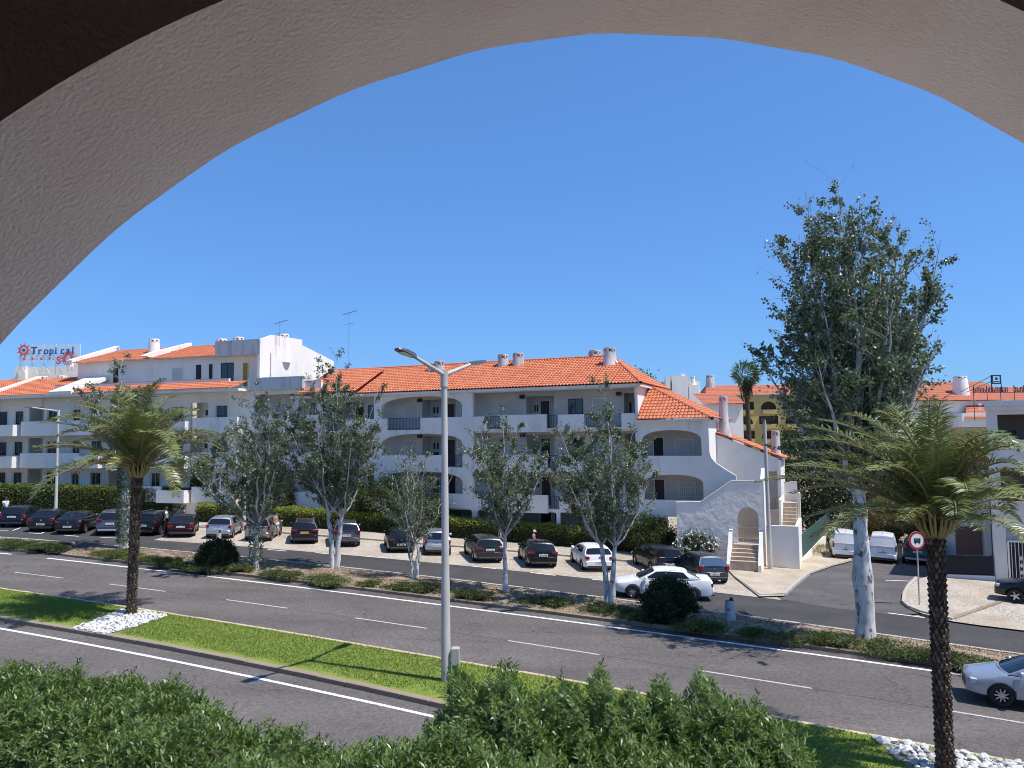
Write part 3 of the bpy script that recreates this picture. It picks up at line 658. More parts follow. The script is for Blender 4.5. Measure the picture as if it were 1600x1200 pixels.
gw = MB(); gw.prism([(2.2,11.5),(2.2,15.98),(4,16.6),(8.5,16.7),(8.5,16.2),(14,15.2),(14,11.5)], 26.06, 26.3, 'yz'); gw.build('party_wall', WHITE, lb); gw = MB(); gw.prism([(2.6,15.2),(3.6,15.6),(8.6,17.05),(8.6,16.45),(3.6,15.1)], 13.3, 13.8, 'yz'); gw.build('party_wall', WHITE, lb); gw = MB(); gw.prism([(3.0,14.9),(8.6,16.75),(8.6,17.15),(3.0,15.2)], 4.2, 4.9, 'yz'); gw.build('party_wall', WHITE, lb)
for u, y, z1 in ((4.4,6,14.6),(7.0,6,14.7),(11.2,6.5,17.3),(18.1,7.6,17.1),(20.3,7.2,17.1),(26.0,6,16.95)): chimney(lb, u, y, z1-2.6, z1, .55, WHITE)
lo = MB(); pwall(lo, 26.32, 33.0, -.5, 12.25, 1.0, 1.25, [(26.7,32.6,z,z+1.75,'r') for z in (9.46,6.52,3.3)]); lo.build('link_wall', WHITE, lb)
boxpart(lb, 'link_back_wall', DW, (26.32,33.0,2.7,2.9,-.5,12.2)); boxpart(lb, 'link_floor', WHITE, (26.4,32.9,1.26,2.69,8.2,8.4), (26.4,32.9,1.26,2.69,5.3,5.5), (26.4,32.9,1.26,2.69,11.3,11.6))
for z in (8.42, 5.52):
    window(lb, 27.2, 28.6, z+.9, z+2.1, 2.7, 'shutter'); door(lb, 29.6, 30.4, z, z+2.1, 2.7); window(lb, 31.0, 32.2, z+.9, z+2.1, 2.7, 'glass', fm=IRON)
boxpart(lb, 'link_fascia', GREYW, (26.32,31.5,.6,1.29,11.6,12.6)); boxpart(lb, 'link_balcony', WHITE, (26.32,33.0,.78,.99,8.1,9.45), (26.32,33.0,.78,.99,5.3,6.5))
add_roof(lb, 'link_roof_tiles', [((31.2,.3,11.2),(36.5,.3,11.2),(31.2,5.5,13.4),(36.5,5.5,13.4))])
# white curved stair in front of it
sp = empty('garden_stair', (-24.5, 62.5, 0), R(-30), 'white curved garden stair with iron railing between the hedges', 'stair')
sw_ = MB(); prof = [(-5.5,.9),(-3.2,1.0),(-2.0,1.4),(-.9,2.3),(0,3.2),(.8,3.4),(.8,.2),(-5.5,.2)]
sw_.prism(prof, 0, .22, 'xz'); sw_.prism(prof, 1.5, 1.72, 'xz'); sw_.build('wall', WHITE, sp)
for k in range(9): boxpart(sp, 'step', STEP, (-2.6+.36*k, -2.2+.36*k if k < 8 else .8, .23, 1.49, .2, .9+.24*k))
rl = MB(); rail = [(-2.2,.1,2.3),(-1.4,.1,2.95),(-.6,.1,3.8),(.1,.1,4.3),(.8,.1,4.45)]
rl.tube(rail, .03, 6)
for k in range(20):
    t = k/19*3.999; i = int(t); p = Vector(rail[i]).lerp(Vector(rail[i+1]), t-i); rl.tube([(p.x,.1,p.z-1.0),(p.x,.1,p.z)], .014, 5)
rl.build('railing', WHITE, sp)

# ---------------------------------------------------------------- right edge building
rb = empty('shop_building', (27.65, 44.4, 0), R(-19), 'pale grey building with deep balconies at the right edge above a barred white door', 'building')
GW = mat('pale_grey_render', (.72,.67,.62), .9, spec=.2, c2=(.64,.60,.56), scale=.7)
rbm = MB(); pwall(rbm, 0, 16, -1.8, 9.0, 0, .3, [(.5,15,7.0,8.5,'r'),(.5,15,3.5,5.42,'r'),(.62,15,-1.1,2.0,'r')]); rbm.prism([(0,.302),(.25,.302),(3.2,12),(2.75,12)], -1.8, 9.0); rbm.build('front_wall', GW, rb)
boxpart(rb, 'floor_slab', GW, (1.4,16,.31,5,5.5,6.0), (1.4,16,.31,5,2.1,2.5), (.4,1.39,.31,2.2,5.5,6.0), (.4,1.39,.31,2.2,2.1,2.5)); cq = MB(); cq.prism([(-.2,-.3),(16,-.3),(16,12),(2.6,12)], 9.002, 9.3); cq.build('cornice', GW, rb); boxpart(rb, 'cornice', GW, (-.12,16,-.2,-.002,8.75,9.0))
BR = mat('shaded_beige_render', (.20,.145,.12), .9, c2=(.17,.12,.10), scale=1)  # beige loggia wall with its shade put into the colour
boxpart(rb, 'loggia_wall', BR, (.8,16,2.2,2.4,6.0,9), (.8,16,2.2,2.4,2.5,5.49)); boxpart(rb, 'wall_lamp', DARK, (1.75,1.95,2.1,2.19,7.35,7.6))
boxpart(rb, 'sill', WHITE, (.3,16,-.06,-.002,6.96,7.04), (.3,16,-.06,-.002,3.46,3.54)); boxpart(rb, 'plinth', CONC, (-.1,16,-.25,-.002,-1.8,-1.15))
boxpart(rb, 'door_panel', DARK, (.64,5,.2,.22,-1.08,1.25)); boxpart(rb, 'door_lintel', CONC, (.64,14.98,.1,.2,1.3,1.98))
gr = MB()
for x0 in (.66, 1.95, 3.25):
    gr.box(x0,x0+.09,.0,.09,-1.08,1.28); gr.box(x0,x0+1.28,.0,.09,1.2,1.29); gr.box(x0,x0+1.28,.0,.09,-1.1,-1.0)
    for k in range(6): x = x0+.2+k*.18; gr.box(x-.014,x+.014,.03,.058,-1,1.2); gr.lathe([(.0,.95),(.035,1.0),(0,1.06)],6,(x,.044,0))
    for z in (.3,-.1,-.5): gr.lathe([(0,z-.16),(.09,z),(0,z+.16)],6,(x0+.65,.044,0))
gr.build('barred_door', WHITE, rb)
an = empty('annex', (28.6, 50, 0), R(-12), 'low grey annex with brown panel and small orange roof behind the right palm', 'building')
am = MB(); am.box(0,7,0,7,-2,5.0); am.build('wall', GW, an); boxpart(an, 'panel', mat('brown_panel', (.22,.11,.09), .8), (.05,1.6,-.05,-.002,-.4,1.4)); boxpart(an, 'pier', WHITE, (1.7,2.0,-.4,-.002,-2,4.2))
add_roof(an, 'roof_tiles', [((-.2,-.4,4.5),(4,-.4,4.5),(-.2,2.5,5.8),(4,2.5,5.8))])
fe = empty('screen_fence', (24.6, 45.4, 0), R(-17), 'black mesh screen fence on a low wall beside the white barred door', 'fence')
boxpart(fe, 'screen', mat('black_screen', (.012,.012,.014), .8), (0,3.15,-.02,.02,-.75,.35)); boxpart(fe, 'base_wall', GW, (0,3.15,-.1,.1,-1.6,-.752))
for k in range(3): boxpart(fe, 'post', IRON, (.02+1.5*k,.08+1.5*k,.021,.08,-.75,.42))

# ---------------------------------------------------------------- far buildings
YEL = mat('yellow_render', (.52,.42,.17), .9, spec=.2, c2=(.46,.37,.15), scale=.5)
yb = empty('yellow_block', (38.5, 150, 0), R(-3), 'ochre yellow apartment block with dark arched balconies far behind the side street', 'building')
ym = MB(); hs = []
for r in range(5):
    z = 12.1 - 2.85*r
    for k in range(12):
        u = .9 + 4.6*k
        if (k + r) % 2 == 0: hs.append((u+.2,u+3.2,z,z+1.55,'a',1.4))
        else: hs.append((u-.2,u+3.5,z,z+1.55,'r'))
pwall(ym, 0, 56, -6, 15, 0, .3, hs); ym.build('front_wall', YEL, yb)
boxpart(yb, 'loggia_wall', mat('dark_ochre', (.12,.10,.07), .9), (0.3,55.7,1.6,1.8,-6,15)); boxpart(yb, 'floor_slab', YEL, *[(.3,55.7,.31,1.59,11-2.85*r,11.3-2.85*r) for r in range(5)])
for r in range(3):
    for k in range(4):
        u = 1.5+4.6*k; z = 11.5-2.85*r
        boxpart(yb, 'balcony', YEL, (u-.2,u+2.6,-.7,-.005,z-.3,z+.45))
add_roof(yb, 'roof_tiles', [((-.5,-.6,15),(56.5,-.6,15),(.8,5,17.2),(55,5,17.2)), ((-.5,9,15),(-.5,-.6,15),(.8,5,17.2),(.8,5,17.2))], TILE_FAR, pitch=.5, row=.9)
for u in (1.0, 24.0, 26.0): chimney(yb, u+.5, 4.5, 14.8, 19.3 if u < 5 else 19, .9, CHIM if u < 5 else WHITE)
def far_block(label, X, Y, z0, boxes, roofs=(), chims=(), rz=0, name='far_house', wins=(), group=None):
    o = empty(name, (X, Y, 0), rz, label, 'building', group); mb = MB()
    for b in boxes: mb.box(*b)
    mb.build('wall', WHITE, o)
    if roofs: add_roof(o, 'roof_tiles', roofs, TILE_FAR, pitch=.5, row=.9)
    for c in chims: chimney(o, c[0], c[1], c[2], c[3], c[4], WHITE)
    for q in wins: window(o, *q)
    return o
def lx(px, Y): return (px-800)/1190*Y
def lz(py, px, Y): return CAM_H + (680 - .012*(px-800) - py)/1190*Y
Y = 130.0
far_block('white stepped villa block with square chimney far off behind the roof of the corner house', lx(1035,Y), Y, 0, [(0,6.5,0,8,-5,lz(596,1050,Y)),(1.5,4.2,-1,3,-5,lz(588,1062,Y)),(3.2,3.9,-.5,.5,5,lz(584,1068,Y)),(4.3,6.0,-1,2,-5,lz(602,1085,Y)),(.4,1.2,-1,0,4,lz(590,1047,Y))], chims=[(5.2,0,14,lz(588,1083,Y),.5)])
far_block('low orange tiled roof between the corner house and the yellow block', lx(1072,Y), Y-12, 0, [(0,6,0,8,-5,lz(632,1090,Y-12))], [((-.3,-.5,lz(632,1085,Y-12)),(6.3,-.5,lz(632,1085,Y-12)),(-.3,6,lz(612,1085,Y-12)),(6.3,6,lz(612,1085,Y-12)))])
Y = 112.0
rr = far_block('white houses with broad orange roofs far off above the right palm', lx(1425,Y), Y, 0, [(0,24,1,10,-5,lz(626,1500,Y)),(6,24,-2,.95,lz(668,1500,Y),lz(646,1500,Y))], [((-.5,.2,lz(626,1450,Y)),(24,.2,lz(626,1550,Y)),(-.5,6.5,lz(602,1450,Y)),(24,6.5,lz(606,1550,Y))),((6.2,-2.5,lz(654,1500,Y)),(14,-2.5,lz(654,1500,Y)),(8.5,.9,lz(634,1500,Y)),(14,.9,lz(634,1500,Y)))])
chimney(rr, 9.3, 3.5, 12, lz(585,1521,Y), 1.1, WHITE)
boxpart(rr, 'lower_wall', YEL, (6.02,24,-1.9,.9,-6,lz(668.5,1500,Y)))
ho = MB()
for k in range(14): 
    for j in range(2): ho.box(8.5+k*.9, 8.9+k*.9, -2.06, -2.003, lz(642,1550,Y)+j*.55+.2, lz(642,1550,Y)+j*.55+.5)
ho.build('vent_block', WHITE, rr)
# rooftop lettering frame on the shop building side (illegible dark letters, square emblem)
Y = 70.0
rs = empty('rooftop_letters', (lx(1522,Y), Y, 0), 0, 'row of small dark rooftop letters on thin posts with square emblem above', 'sign')
def letters(parent, text, x, z, size, m, y=0, name='letter', depth=.04, align='LEFT', shear=0, bold=.0):
    cu = bpy.data.curves.new(name, 'FONT'); cu.body = text; cu.size = size; cu.extrude = depth/2; cu.align_x = align; cu.shear = shear; cu.offset = bold
    tmp = bpy.data.objects.new(name, cu); col.objects.link(tmp); dg = bpy.context.evaluated_depsgraph_get(); me = bpy.data.meshes.new_from_object(tmp.evaluated_get(dg)); bpy.data.objects.remove(tmp)
    me.materials.clear(); me.materials.append(m); return link(name, me, parent, (x, y, z), (R(90), 0, 0))
zb = lz(613,1550,Y)
x = 0
for k in range(17):
    if k == 11: x += .5
    g_ = MB(); hh_ = .62 if k in (0, 4, 11, 14) else .45                # letter-like strokes: the words cannot be read in the photograph
    g_.box(0,.06,-.03,.03,0,hh_); g_.box(.16,.22,-.03,.03,0,.45 if k % 3 else .3)
    if k % 2: g_.box(.061,.159,-.03,.03,.38,.45)
    if k % 3 != 1: g_.box(.061,.159,-.03,.03,0,.07)
    g_.build('letter', IRON, rs, (x, 0, zb)); x += .29
pm = MB()
for k in range(5): pm.tube([(k*1.25,.05,zb-2.6),(k*1.25,.05,zb+.5)], .03, 5)
pm.box(0,5.2,.02,.05,zb-.06,zb-.02); pm.tube([(1.7,.05,zb),(1.7,.05,zb+1.6)], .04, 5); pm.tube([(2.6,.05,zb),(2.6,.05,zb+.8)], .04, 5); pm.tube([(-1.1,.3,zb+.05),(1.7,.05,zb+1.5)], .03, 5); pm.tube([(-.5,.3,zb+.05),(1.7,.05,zb+1.0)], .03, 5)
pm.build('frame', IRON, rs)
em = MB(); pwall(em, 1.72, 2.58, zb+.75, zb+1.6, -.03, .03, [(1.84,2.46,zb+.87,zb+1.48,'r')]); em.lathe([(.13,-.03),(.13,.03)], 16, (2.15,0,zb+1.25), 'y'); em.box(1.9,2.4,-.03,.03,zb+.92,zb+1.02); em.build('emblem', IRON, rs)
# hotel with the rooftop sign, far left
Y = 128.0
hb = far_block('white hotel block carrying the blue and red rooftop sign at the far left', lx(20,Y), Y, 0, [(0,11.5,0,12,-3,lz(573,60,Y)),(-2.5,0,1,10,-3,lz(592,20,Y)),(1.0,2.2,-.6,0,10,lz(572,35,Y))], [((-2.6,.6,lz(596,20,Y)),(1,.6,lz(596,20,Y)),(-1.6,4,lz(586,20,Y)),(1,4,lz(586,20,Y)))], [(8,3,17,lz(562,72,Y),.7),(9.5,2,17,lz(566,85,Y),.7),(10.6,1,15,lz(560,104,Y),.8)], name='hotel')
Y2 = 95.0
far_block('orange tiled houses with white chimneys at the far left edge below the hotel sign', lx(-60,Y2), Y2, 0, [(-6,16,0,9,-2,lz(612,30,Y2))], [((-6,-.6,lz(612,30,Y2)),(11,-.6,lz(612,30,Y2)),(-6,5,lz(592,0,Y2)),(9,5,lz(592,0,Y2))),((9,1.2,lz(604,60,Y2)),(15,1.2,lz(604,60,Y2)),(12,7,lz(576,90,Y2)),(15,7,lz(576,90,Y2)))], [(9.4,1,12,lz(587,53,Y2),.6),(11.8,1,12,lz(586,83,Y2),.6),(14.5,2,12,lz(566,105,Y2),.9)])
Y = 126.0; sz = lz(571,75,Y)
sg = empty('rooftop_sign', (lx(26,Y), Y, 0), R(-4), 'large slatted rooftop sign with blue letters Tropical and red letters Sol', 'sign')
W_ = (126-26)/1190*Y; Hh = 28/1190*Y; z0 = sz + .55
SLAT = mat('sign_slat', (.75,.80,.82), .6); BLU = mat('sign_blue', (.03,.09,.30), .5); RED = mat('sign_red', (.75,.10,.06), .5)
slme = MB(); slme.box(0, W_, -.03, .03, 0, .21); slme = slme.mesh('slat', SLAT)
for k in range(9): link('slat', slme, sg, (0, .1, z0 + k*Hh/9))
fr = MB()
for k in range(6): fr.tube([(.1+k*W_/5.1,.2,sz-1.4),(.1+k*W_/5.1,.2,z0+Hh)], .06, 5); fr.tube([(.1+k*W_/5.1,.2,sz+.5),(1.2+k*W_/5.1,.2,sz-1.4)], .05, 5)
fr.build('frame', WHITE, sg)
for i, ch in enumerate('Tropical'):
    o = letters(sg, ch, 2.1 + (0 if i == 0 else .25) + i*.98, z0+Hh*.46, 1.75 if i == 0 else 1.6, BLU, -.05, bold=.03)
serif = MB()
for i in range(8): serif.box(2.2+i*.98+.1, 2.2+i*.98+.6, -.07, -.03, z0+Hh*.46-.02, z0+Hh*.46+.08)
serif.build('serif', BLU, sg)
letters(sg, 'S', W_*.62, z0-.35, 1.8, RED, -.05, bold=.04); letters(sg, 'l', W_*.93, z0-.15, 1.5, RED, -.05, bold=.04)
def ring(parent, cx, cz, r0, r1, m, rays=0, name='sun_emblem'):
    mb = MB(); n = 28
    vs = [(cx+math.cos(2*math.pi*k/n)*r, yy, cz+math.sin(2*math.pi*k/n)*r) for yy in (-.08,-.02) for r in (r0,r1) for k in range(n)]
    fs = []
    for k in range(n): 
        j = (k+1)%n; fs += [(k,j,n+j,n+k),(n+k,n+j,3*n+j,3*n+k),(k,2*n+k,2*n+j,j)]
    mb.add(vs, fs)
    for k in range(rays):
        a = 2*math.pi*k/rays; d = Vector((math.cos(a),0,math.sin(a))); t = Vector((-d.z,0,d.x))*.13; c = Vector((cx,-.05,cz))
        mb.add([c+d*(r1+.06)+t, c+d*(r1+.06)-t, c+d*(r1+.5)], [(0,1,2)])
    return mb.build(name, m, parent)
ring(sg, W_*.62+2.05, z0+.55, .5, .85, RED, 18); ring(sg, W_*.08, z0+Hh*.70, .55, .85, RED, 9); ring(sg, W_*.08, z0+Hh*.70, .0, .25, BLU, 0, 'emblem_dot')
for k in range(4):
    s5 = MB(); cx, cz = W_*(.09+k*.14), z0+Hh*.2
    pts = [(cx+math.sin(math.pi*j/5)*(.28 if j%2==0 else .12), cz+math.cos(math.pi*j/5)*(.28 if j%2==0 else .12)) for j in range(10)]
    s5.prism(pts, -.07, -.02, 'xz'); s5.build('star', RED, sg)
# antennas
for (px, py, yy, h, lab) in ((437,541,66,2.3,'thin rooftop aerial above the stained concrete fascia'),(545,578,66,5.2,'tall thin rooftop aerial above the leafy poplar in the middle')):
    p = P(px, py, yy); a = empty('aerial', p, 0, lab, 'aerial', 'rooftop aerials'); m_ = MB(); m_.tube([(0,0,0),(0,0,h)], .012, 5); m_.build('mast', IRON, a)
    m_ = MB(); m_.tube([(-.5,0,h-.35),(.7,0,h)], .02, 5)
    for k in range(9): x = -.45+k*.14; z = h-.33+k*.041; m_.tube([(x,-.25,z-.12),(x,.25,z+.12)], .009, 4)
    m_.tube([(-.35,0,h-1.2),(.5,0,h-1.1)], .012, 4); m_.build('antenna', IRON, a)
# ================================================================== VEHICLES
TYRE = mat('tyre', (.018,.018,.018), .85); RIM = mat('alloy_rim', (.55,.56,.58), .3, .9); TRIM = mat('black_trim', (.02,.02,.021), .6)
CGL = mat('car_glass', (.010,.012,.015), .03, spec=.5); LRED = mat('tail_lamp', (.20,.010,.010), .2, spec=.35, coat=.3); LCLR = mat('head_lamp', (.55,.57,.6), .1, spec=.9, coat=1)
PLATE = mat('number_plate', (.75,.75,.73), .5); PLATEY = mat('yellow_plate', (.75,.55,.06), .5); CHROME = mat('chrome', (.7,.7,.7), .12, 1)
def paint(name, c, metal=0.0, rough=.28): return mat('paint_' + name, c, rough, metal, spec=.35, coat=.45)
WHEELS = {}
def wheel_meshes(r, wd, spokes):
    key = (r, wd, spokes)
    if key in WHEELS: return WHEELS[key]
    a = MB(); ri = r*.66
    a.lathe([(ri,-wd/2),(r*.9,-wd/2),(r,-wd*.36),(r,wd*.36),(r*.9,wd/2),(ri,wd/2),(ri,-wd/2)], 28, axis='y', cap=False)
    b = MB(); b.lathe([(ri*.99,-wd*.42),(ri*.99,wd*.36),(ri*.92,wd*.46)], 24, axis='y', cap=False)
    b.lathe([(.001,wd*.02),(ri*.97,wd*.02)], 24, axis='y', cap=False, mi=1)
    b.lathe([(.001,wd*.44),(ri*.2,wd*.44),(ri*.25,wd*.2)], 12, axis='y', cap=False)
    for k in range(spokes):
        t = 2*math.pi*k/spokes; d = Vector((math.cos(t),0,math.sin(t))); n = Vector((-d.z,0,d.x)); p = [(ri*.18,.22,.43),(ri*.95,.17,.34)]
        vs = []
        for (q, hw, yy) in p:
            for s_ in (-1,1):
                for y2 in (yy*wd, yy*wd-.03): vs.append(d*q + n*s_*hw*ri*(.75 if spokes < 7 else .5) + Vector((0,y2,0)))
        b.add(vs, [(0,2,6,4),(0,4,5,1),(2,3,7,6),(4,6,7,5)])
    WHEELS[key] = (a.mesh('wheel', TYRE, 40), b.mesh('rim', [RIM, DARK], 30)); return WHEELS[key]
TYPES = dict(
 hatch=dict(L=4.15,W=1.76,H=1.47,wb=2.58,fo=.82,belt=.93,nose=.74,cowl=1.08,rf=.32,rr=-1.52,rb=-1.93,xb=[.86,-.12,-.2,-1.12],xt=[.22,-.16,-.24,-1.08],ty='pgbgp'),
 wagon=dict(L=4.62,W=1.80,H=1.47,wb=2.72,fo=.9,belt=.93,nose=.74,cowl=1.22,rf=.45,rr=-1.85,rb=-2.14,xb=[1.0,.02,-.06,-.98,-1.06,-1.86],xt=[.34,-.04,-.12,-.94,-1.02,-1.62],ty='pgbgbgp'),
 sedan=dict(L=4.62,W=1.80,H=1.44,wb=2.80,fo=.85,belt=.93,nose=.73,cowl=1.2,rf=.40,rr=-.98,rb=-1.72,deck=1.03,xb=[1.0,.0,-.08,-1.2],xt=[.3,-.06,-.14,-.84],ty='pgbgp'),
 suv=dict(L=4.45,W=1.83,H=1.66,wb=2.64,fo=.9,belt=1.03,nose=.88,cowl=1.15,rf=.42,rr=-1.68,rb=-2.06,xb=[.95,-.05,-.13,-1.0,-1.08,-1.72],xt=[.32,-.1,-.18,-.96,-1.04,-1.5],ty='pgbgbgp',wr=.35),
 mpv=dict(L=4.3,W=1.75,H=1.64,wb=2.76,fo=.8,belt=.98,nose=.80,cowl=1.32,rf=.5,rr=-1.8,rb=-2.02,xb=[1.05,-.02,-.1,-1.0,-1.08,-1.82],xt=[.38,-.06,-.14,-.98,-1.06,-1.68],ty='pgbgbgp'),
 van=dict(L=4.4,W=1.80,H=1.84,wb=2.72,fo=.88,belt=1.08,nose=.88,cowl=1.42,rf=.72,rr=-2.05,rb=-2.14,xb=[1.1,.3,.2,-1.0],xt=[.6,.28,.18,-1.0],ty='pgppp',wr=.32))
def car(label, kind, at, head, pm, group=None, plate=PLATE, tail=None, rails=None, spokes=5, rear_at=True, name='parked_car', cat='car', rimdark=False, **kw):
    S = dict(TYPES[kind]); S.update(kw); L, W, H = S['L'], S['W'], S['H']; wr = S.get('wr', .32); belt = S['belt']; nose = S['nose']
    h = Vector((math.cos(head), math.sin(head), -SL*math.cos(head))).normalized()
    c = at + h*(L/2) if rear_at else at
    root = empty(name, (0,0,0), 0, label, cat, group)
    up = Vector((SL,0,1)).normalized(); left = up.cross(h).normalized(); up = h.cross(left)
    Mx = Matrix.Identity(4)
    for i in range(3): Mx[i][0], Mx[i][1], Mx[i][2], Mx[i][3] = h[i], left[i], up[i], c[i]
    root.matrix_world = Mx
    hw = W/2; zb0 = .2 if kind != 'suv' else .26; xf = L/2 - S['fo']; xr = xf - S['wb']; deck = S.get('deck'); rb = S['rb']
    if kind == 'suv': zb0 = .28
    def interp(x, pts):
        return float(np.interp(x, [p[0] for p in pts], [p[1] for p in pts]))
    if deck: topp = [(-L/2,.62),(-L/2+.05,.66),(-L/2+.07,deck-.1),(-L/2+.16,deck-.01),(-L/2+.4,deck),(rb,deck),(rb+.7,belt+.02)]
    else: topp = [(-L/2,.60),(-L/2+.06,.63),(-L/2+.09,.80),(-L/2+.15,belt+.02),(rb,belt+.02)]
    topp += [(S['cowl'],belt),(S['cowl']+.1,belt-.01),(L/2-.45,nose+.06),(L/2-.16,nose),(L/2-.05,nose-.07),(L/2,nose-.18)]
    plan = [(-L/2,.84),(-L/2+.06,.90),(-L/2+.2,.955),(-L/2+.55,1),(L/2-.7,1),(L/2-.3,.95),(L/2-.1,.86),(L/2,.72)]
    bot = [(-L/2,zb0+.1),(-L/2+.3,zb0),(L/2-.4,zb0),(L/2,zb0+.04)]
    Ra = wr + .055
    st = set(np.linspace(-L/2, L/2, 26).round(3)) | {-L/2+.03,-L/2+.06,-L/2+.075,-L/2+.09,-L/2+.15,L/2-.05,L/2-.1,L/2-.16}
    for a in (xf, xr):
        st = {x for x in st if abs(x-a) > Ra+.03}; st |= {round(a+Ra*q,4) for q in (-1.001,-.97,-.87,-.7,-.45,-.2,0,.2,.45,.7,.87,.97,1.001)}
    st = sorted(st); mb = MB(); rows = []
    for x in st:
        zt = interp(x, topp); w = hw*interp(x, plan); zb = interp(x, bot); hgt = zt - zb
        ring = [(0,zb),(.70,zb),(.955,zb+.07),(1.0,zb+.42*hgt),(.985,zt-.16*hgt),(.945,zt-.03),(.86,zt+.008),(.5,zt+.03),(0,zt+.04)]
        za = 0
        for a in (xf, xr):
            if abs(x-a) <= Ra: za = wr + math.sqrt(max(0,Ra*Ra-(x-a)**2))
        pts = []
        for i, (fy, z) in enumerate(ring):
            if i in (2,3,4): z = max(z, za + .004*i)
            pts.append((x, fy*w, z))
        rows.append(pts)
    n = len(rows[0]); full = []
    for r_ in rows: full.append([(x,-y,z) for x,y,z in r_[:0:-1]] + r_)
    m = len(full[0]); vs = [p for r_ in full for p in r_]; fs = []
    for i in range(len(full)-1):
        for k in range(m):
            k2 = (k+1) % m
            fs.append((i*m+k, i*m+k2, (i+1)*m+k2, (i+1)*m+k))
    fs.append(tuple(range(m))); fs.append(tuple(range((len(full)-1)*m+m-1, (len(full)-1)*m-1, -1)))
    mb.add(vs, fs)
    # greenhouse
    wb_, wt = hw*.93, hw*.93 - .20*(H-belt)/.54*(.6 if kind == 'van' else 1)
    rf, rr, cw_ = S['rf'], S['rr'], S['cowl']; mid_, hl = (rf+rr)/2, (rf-rr)/2
    def rz(x, y): return H - .055*(y/wt)**2 - .05*((x-mid_)/hl)**2
    zc = belt + .005; zr = (deck if deck else belt) + .005
    gl = {k: MB() for k in ('windscreen','rear_window','side_window_left','side_window_right')}; gpan = []
    tn = [0,.07,.35,.65,.87,1]
    xbs = [cw_] + S['xb'] + [rb]; xts = [rf] + S['xt'] + [rr]
    for sgn in (1,-1):
        for i, t in enumerate(S['ty']):
            for j in range(5):
                q = []
                for (ii, tt) in ((i,tn[j]),(i+1,tn[j]),(i+1,tn[j+1]),(i,tn[j+1])):
                    z0 = zc + (zr-zc)*(cw_-xbs[ii])/(cw_-rb); yb_ = wb_ + .035*math.sin(math.pi*tt)
                    x = xbs[ii] + (xts[ii]-xbs[ii])*tt; y = (yb_ + (wt-wb_)*tt)*sgn; z = z0 + (rz(xts[ii], wt)-z0)*tt
                    q.append((x,y,z))
                f = [(0,1,2,3)] if sgn > 0 else [(3,2,1,0)]
                if t == 'g' and 1 <= j <= 3: 
                    q = [(x, y-.006*sgn, z) for x,y,z in q]
                    if j == 1: gpan.append((sgn, MB()))
                    gpan[-1][1].add(q, f)
                elif t == 'b' and 1 <= j <= 3: mb.add(q, f, 1)
                else: mb.add(q, f)
    ny = 8
    for (xb, xt, z0, bow, nm) in ((cw_, rf, zc, .16, 'windscreen'), (rb, rr, zr, -.07, 'rear_window')):
        g = MB(); tl = [0,.06,.35,.65,.93,1] if nm == 'windscreen' else [0,.1,.4,.65,.86,1]
        for j in range(5):
            for k in range(ny):
                q = []
                for (kk, tt) in ((k,tl[j]),(k+1,tl[j]),(k+1,tl[j+1]),(k,tl[j+1])):
                    e = [-1,-.93,-.7,-.35,0,.35,.7,.93,1][kk]
                    w = wb_ + (wt-wb_)*tt + .035*math.sin(math.pi*tt)*(1 if abs(e) == 1 else 1)
                    y = e*w; x = xb + (xt-xb)*tt + bow*(1-e*e)*(1-.75*tt); z = z0 + (rz(xt, wt*e)-z0)*tt + (.035*(1-e*e) if tt == 0 else 0)
                    q.append((x,y,z))
                f = [(0,1,2,3)] if xb < 0 else [(3,2,1,0)]
                isg = 1 <= j <= 3 and 1 <= k <= ny-2 and not (kind == 'van' and xb < 0 and False)
                if isg and S.get('blind') and xb < 0: isg = False
                if isg: g.add([(x + (.006 if xb < 0 else -.006), y, z) for x,y,z in q], f)
                else: mb.add(q, f)
        if g.v: 
            g.build(nm, S.get('gm', CGL), root, smooth=60, fix=False)
    nx = 8
    for i in range(nx):
        for k in range(6):
            q = []
            for (ii, kk) in ((i,k),(i+1,k),(i+1,k+1),(i,k+1)):
                y = (kk/3-1)*wt; e = (kk/3-1); t = ii/nx
                x0 = rr + -.07*(1-e*e)*.25; x1 = rf + .16*(1-e*e)*.25
                x = x0 + (x1-x0)*t; xx = rr + (rf-rr)*t
                q.append((x, y, rz(xx, y)))
            mb.add(q, [(0,1,2,3)], 2 if S.get('pano') else 0)
    mb.build('body', [pm, TRIM, S.get('pano') or pm], root, smooth=38)
    for sgn, g in gpan: g.build('side_window', CGL, root, smooth=60, fix=False)
    tm, rm = wheel_meshes(wr, .21, spokes)
    for x in (xf, xr):
        for sgn in (1,-1):
            wq = link('wheel', tm, root, (x, sgn*(hw-.10), wr), (0, 0, 0 if sgn > 0 else math.pi)); link('rim', rm, wq)
    # lamps, plate, mirrors, handles, trims
    y0, y1, z0, z1 = tail or (.48, .93, .74, .93); zm = (z0+z1)/2; y0 = max(y0, .56); z0, z1 = zm-(z1-z0)*.42, zm+(z1-z0)*.42
    for sgn in (1,-1):
        t = MB(); a, b = sorted((sgn*hw*y0, sgn*hw*y1)); xo = (.045 if not deck else .045)
        t.bbox(-L/2+xo, -L/2+.3, a, b, z0, z1, .025); t.build('tail_light', LRED, root, smooth=40)
        t = MB(); a, b = sorted((sgn*hw*.50, sgn*hw*.90)); t.bbox(L/2-.34, L/2-.075, a, b, nose-.16, nose-.02, .03); t.build('headlight', LCLR, root, smooth=40)
        t = MB(); a, b = sorted((sgn*(hw*.97), sgn*(hw+.16))); t.bbox(cw_-.38, cw_-.22, a, b, belt+.02, belt+.17, .04); t.build('mirror', pm if not S.get('bmir') else TRIM, root, smooth=50)
        t = MB()
